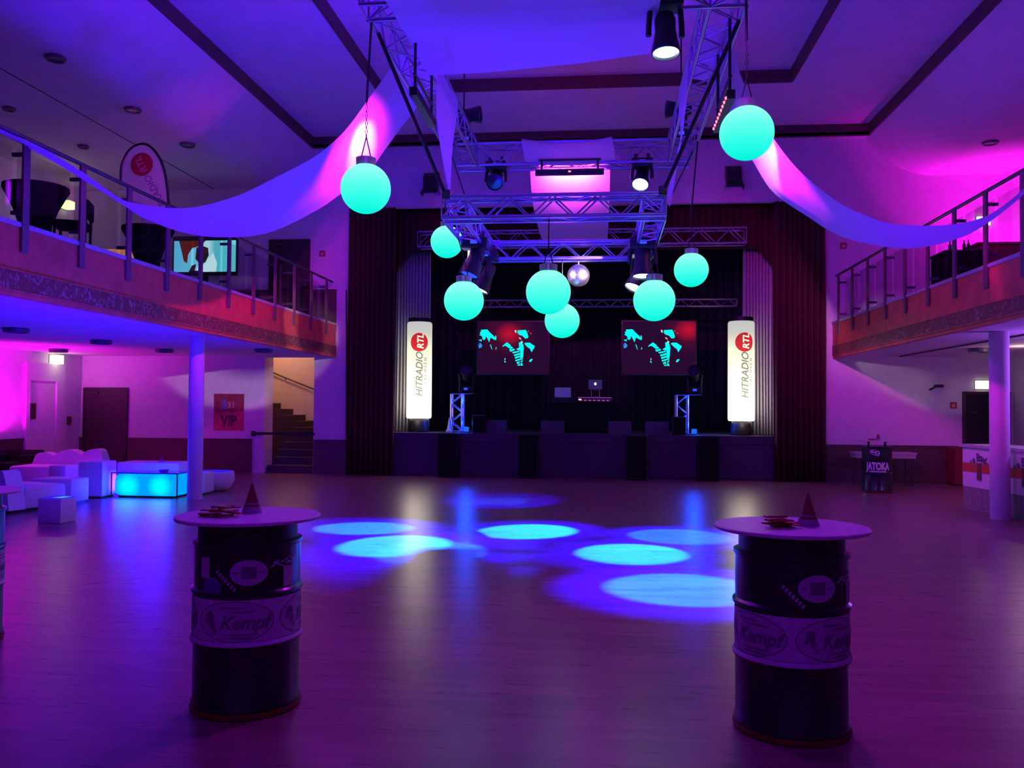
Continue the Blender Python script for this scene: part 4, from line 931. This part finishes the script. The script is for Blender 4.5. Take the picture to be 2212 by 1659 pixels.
lamp('AREA', 'television_light', (-9.1, 19.28, BZ + 1.66), 1.5, (.4, .85, 1), (-9.1, 15, BZ + 1.5), 1.4, size_y=.7)
# upstairs right
t = thing('bar_table', 'black draped high table on the right balcony, left of the maroon sideboard', 'table', (6.75, 17.6, BZ))
MB().rbox(-.32, .32, -.4, .4, .02, 1.22, .02).build('drape', BLKCLOTH, t); MB().rbox(-.36, .36, -.44, .44, 1.22, 1.25, .01).build('tabletop', BLACK, t)
for x in (-.18, .05, .12): tag(MB().lathe([(0, 1.25), (.03, 1.25), (.03, 1.37), (.012, 1.41), (.012, 1.46), (0, 1.46)], 12, (6.75 + x, 17.35 - x * .3, BZ)).build('bottle', BLACK), 'small dark bottle on the black draped table upstairs', 'bottle', 'bottles on the draped table')
t = thing('sideboard', 'maroon wooden sideboard counter on the right balcony under the exit sign', 'sideboard', (7.55, 17.9, BZ)); MAR = M('maroon_wood', (.18, .03, .04), .5, noise=.2)
MB().rbox(-.35, .4, -.25, .25, .0, 1.42, .015).build('body', MAR, t); MB().rbox(-.40, .55, -.3, .3, 1.42, 1.47, .01).build('top', MAR, t)
for x in (-.17, .21): MB().box(x - .17, x + .17, -.265, -.25, .1, 1.3).build('door', MAR, t)

# ------------------------------------------------------------------ bar
bar = thing('bar_counter', 'white bar counter with a red stripe running behind the right column', 'counter', (5.88, 15.1, 0), math.radians(6.3))
def module(y0, y1):
    MB().box(0, .62, y0, y1, .36, .995).build('body', BARW, bar); MB().box(-.006, 0, y0, y1, .60, .745).build('red_stripe', BARR, bar)
    MB().box(.01, .62, y0, y1, .05, .36).build('plinth_panel', BARWOOD, bar); MB().box(-.02, .62, y0, y1, 0, .05).build('skirting', BARWOOD, bar)
    yc = (y0 + y1) / 2; b = MB()
    s_ = 'Die Bowler'; n = len(s_)
    for i, ch in enumerate(s_):
        if ch == ' ': continue
        a = (i - (n - 1) / 2) * .235; p, f = text(ch, .17, .008)
        q = [(.31 * sin(a) + x * cos(a) + y * sin(a), .31 * cos(a) - x * sin(a) + y * cos(a)) for x, y in p]
        flat(b, q, f, (-.004, yc, .53), (0, -1, 0), (0, 0, 1))
    b.build('lettering', BARTXT, bar)
    b = MB(); flat(b, [(.8 * u, .75 * v) for u, v in [(-.09, .0), (-.06, .26), (-.11, .34), (.0, .32), (.11, .34), (.06, .26), (.09, .0), (.05, -.06), (.0, -.02), (-.05, -.06)]], [tuple(range(10))], (-.010, yc, .515), (0, -1, 0), (0, 0, 1)); b.build('crest', M('crest_print', (.14, .02, .04), .5, noise=.3, nscale=40), bar, fix=False)
module(-1.02, 0); module(-2.25, -1.2); MB().box(.05, .6, -1.2, -1.02, 0, .995).build('gap_post', BARWOOD, bar)
MB().box(-.05, .66, -2.3, .05, .995, 1.04).build('worktop', M('bar_top', (.45, .42, .40), .3, noise=.2), bar)
t = thing('side_table', 'pale narrow folding table behind the far drum table', 'table', (5.9, 19.3, 0))
MB().box(-.62, .62, -.25, .25, .66, .70).build('tabletop', M('pale_board', (.5, .42, .38), .5, noise=.1), t); MB().box(-.60, .60, -.23, .23, .58, .66).build('apron', MATS['pale_board'], t)
for x in (-.53, .53):
    for y in (-.2, .2): rod('leg', (x, y, 0), (x, y, .60), .015, STEEL, t)
t = thing('crate_cabinet', 'red cabinet at the rear wall beside the bar end', 'cabinet', (7.62, 19.75, 0))
CABR = M('cabinet_red', (.2, .012, .02), .6, noise=.15); MB().rbox(-.18, .18, -.25, .25, .02, .80, .015).build('body', CABR, t); MB().box(-.16, .16, -.258, -.25, .08, .74).build('door', CABR, t); MB().box(.10, .12, -.275, -.258, .35, .5).build('handle', STEEL, t); MB().box(-.16, .16, -.22, .22, 0, .02).build('plinth', BLACK, t)

# ------------------------------------------------------------------ on and before the stage
for x, lab in ((-3.46, 'left end of the row'), (-1.63, 'between the left light tower and the desk'), (.77, 'right of the stage middle'), (2.33, 'right end of the row')):
    t = thing('bass_speaker', 'black bass speaker against the stage front, ' + lab, 'speaker', (x, YB - .02, 0))
    MB().rbox(-.23, .23, -.42, 0, .02, 1.0, .015).build('cabinet', BLACK, t); MB().box(-.21, .21, -.432, -.42, .05, .96).build('grille', BLKCLOTH, t)
    for a in (-.18, .18):
        for y in (-.38, -.05): MB().cyl((a, y, 0), (a, y, .02), .02).build('foot', BLACK, t)
def tower(x, label, s):
    t = thing('light_tower', label, 'truss', (x, 20.62, .98)); box_truss(t, (-.13, .13, .03), (-.13, .13, .92), .26, .025, .010, 4)
    MB().box(-.17, .17, -.17, .17, 0, .03).build('base_plate', STEEL, t); MB().box(-.17, .17, -.17, .17, .92, .94).build('top_plate', STEEL, t)
    for z in (.12,): MB().lathe([(0, .03), (.06, .03), (.06, z), (.05, z + .02), (0, z + .02)], 16).build('inner_lamp', emit('tower_lamp', (.01, .12, 1), 1.2), t)
    lamp('POINT', 'tower_light', (x, 20.62, 1.75), 45, (.0, .06, 1), None, .05).data.specular_factor = .02; lamp('POINT', 'tower_light', (x, 20.62, 1.2), 22, (.0, .06, 1), None, .05).data.specular_factor = .02
tower(-3.19, 'short blue lit truss tower on the stage left of the desk', 1); tower(2.12, 'short blue lit truss tower on the stage right of the desk', -1)
moving_head((-3.19, 20.62, 2.35), 1.92, (-3.1, 19.6, 2.9), 'black moving light on top of the left blue truss tower', False, upright=True)
moving_head((2.12, 20.62, 2.35), 1.92, (2.0, 19.6, 2.9), 'black moving light on top of the right blue truss tower', False, upright=True)
for x, lab in ((-2.86, 'beside the left blue tower'), (1.76, 'beside the right blue tower')):
    t = thing('small_speaker', 'small black speaker box on the stage ' + lab, 'speaker', (x, 20.5, .98)); MB().rbox(-.15, .15, -.15, .15, 0, .42, .012).build('cabinet', BLACK, t); MB().box(-.13, .13, -.156, -.15, .03, .39).build('grille', BLKCLOTH, t)
MONM = M('monitor_grey', (.06, .055, .07), .6, noise=.2)
for x, lab in ((-2.5, 'left'), (-1.15, 'middle'), (.42, 'under the right screen'), (1.27, 'nearest the right tower')):
    t = thing('stage_monitor', 'grey wedge stage monitor on the stage floor, ' + lab, 'speaker', (x, 20.75, .98))
    MB().add([(-.27, -.2, 0), (.27, -.2, 0), (.27, .2, 0), (-.27, .2, 0), (-.27, -.12, .30), (.27, -.12, .30), (.27, .0, .30), (-.27, .0, .30)], [(0, 3, 2, 1), (4, 5, 6, 7), (0, 1, 5, 4), (1, 2, 6, 5), (2, 3, 7, 6), (3, 0, 4, 7)]).build('cabinet', MONM, t); MB().box(-.24, .24, .02, .03, .28, .30).build('handle', BLACK, t)
# disc jockey desk
t = thing('dj_desk', 'black cloth fronted disc jockey desk in the middle of the stage', 'desk', (-.45, 21.95, .98))
MB().rbox(-.85, .85, -.25, .35, .02, .74, .01).build('front_cloth', BLKCLOTH, t); MB().box(-.9, .9, -.3, .4, .74, .77).build('desktop', BLACK, t)
t = thing('mixer', 'disc jockey mixer with violet lit controls on the desk', 'mixer', (-.17, 21.85, 1.75))
MB().rbox(-.42, .42, -.16, .2, 0, .10, .01).build('case', M('mixer_case', (.12, .04, .12), .35, .3, noise=.2), t); rnd = random.Random(2)
MB().box(-.41, .41, -.168, -.16, .085, .10).build('front_edge', emit('mixer_edge', (.25, .05, .3), 1), t)
for k in range(7): MB().box(-.38 + .11 * k, -.31 + .11 * k, -.168, -.16, .012, .032).build('button', emit('mixer_button', (.5, .08, .22), 1), t)
MB().box(-.40, -.33, -.17, -.16, .035, .055).build('lamp', emit('mixer_lamp', (1, .9, .6), 2), t)
t = thing('laptop_stand', 'thin wire laptop stand on the mixer', 'stand', (-.16, 21.95, 1.85))
for x in (-.1, .1):
    for y in (-.08, .1): rod('leg', (x, y, 0), (x, y, .20), .006, ALU, t)
for z in (.02, .18): rod('cross_bar', (-.1, -.08, z), (.1, -.08, z), .006, ALU, t)
MB().box(-.13, .13, -.1, .12, .20, .206).build('tray', STEEL, t)
t = thing('laptop', 'silver laptop with a glowing lid emblem on the wire stand', 'laptop', (-.16, 21.95, 2.056)); LAP = M('laptop_silver', (.5, .5, .55), .35, .5, noise=.05)
MB().rbox(-.165, .165, -.1, .13, 0, .015, .004).build('base', LAP, t); MB().add([(-.165, -.10, .015), (.165, -.10, .015), (.165, -.17, .225), (-.165, -.17, .225), (-.165, -.092, .015), (.165, -.092, .015), (.165, -.162, .227), (-.165, -.162, .227)], [(0, 1, 2, 3), (7, 6, 5, 4), (0, 4, 5, 1), (1, 5, 6, 2), (2, 6, 7, 3), (3, 7, 4, 0)]).build('lid', LAP, t)
ap = [(0, -.028), (.012, -.032), (.024, -.02), (.030, 0), (.024, .006), (.022, .014), (.027, .021), (.014, .028), (.002, .022), (-.014, .028), (-.028, .018), (-.03, 0), (-.022, -.022), (-.012, -.032)]
b = MB(); b.add([(x, -.14 - y * .32 - .002, .125 + y) for x, y in ap], [tuple(range(len(ap)))]); b.add([(x, -.14 - y * .32 - .002, .125 + y) for x, y in ((.002, .031), (.006, .043), (.014, .046), (.011, .034))], [(0, 1, 2, 3)]); b.build('lid_emblem', emit('emblem_glow', (1, .95, 1), 1.5), t, fix=False)
t = thing('laptop', 'pale open laptop on the left end of the disc jockey desk', 'laptop', (-.96, 21.85, 1.75))
MB().rbox(-.25, .25, -.14, .16, 0, .09, .01).build('case_under', BLACK, t); MB().rbox(-.2, .2, -.12, .14, .09, .105, .004).build('base', LAP, t); MB().box(-.20, .20, -.135, -.127, .105, .335).build('lid', M('pale_lid', (.62, .6, .65), .5, noise=.05), t)
for x in (-1.25, -.05, .55, 1.2): pass
t = thing('marker_cone', 'small pale pointed cone standing on the stage left of the left blue tower', 'cone', (-3.62, 20.75, .98))
MB().rbox(-.07, .07, -.07, .07, 0, .06, .01).build('base', M('cone_pale', (.4, .38, .42), .6, noise=.1), t); MB().lathe([(0, .06), (.055, .06), (.006, .36), (0, .36)], 16).build('cone', MATS['cone_pale'], t, True)
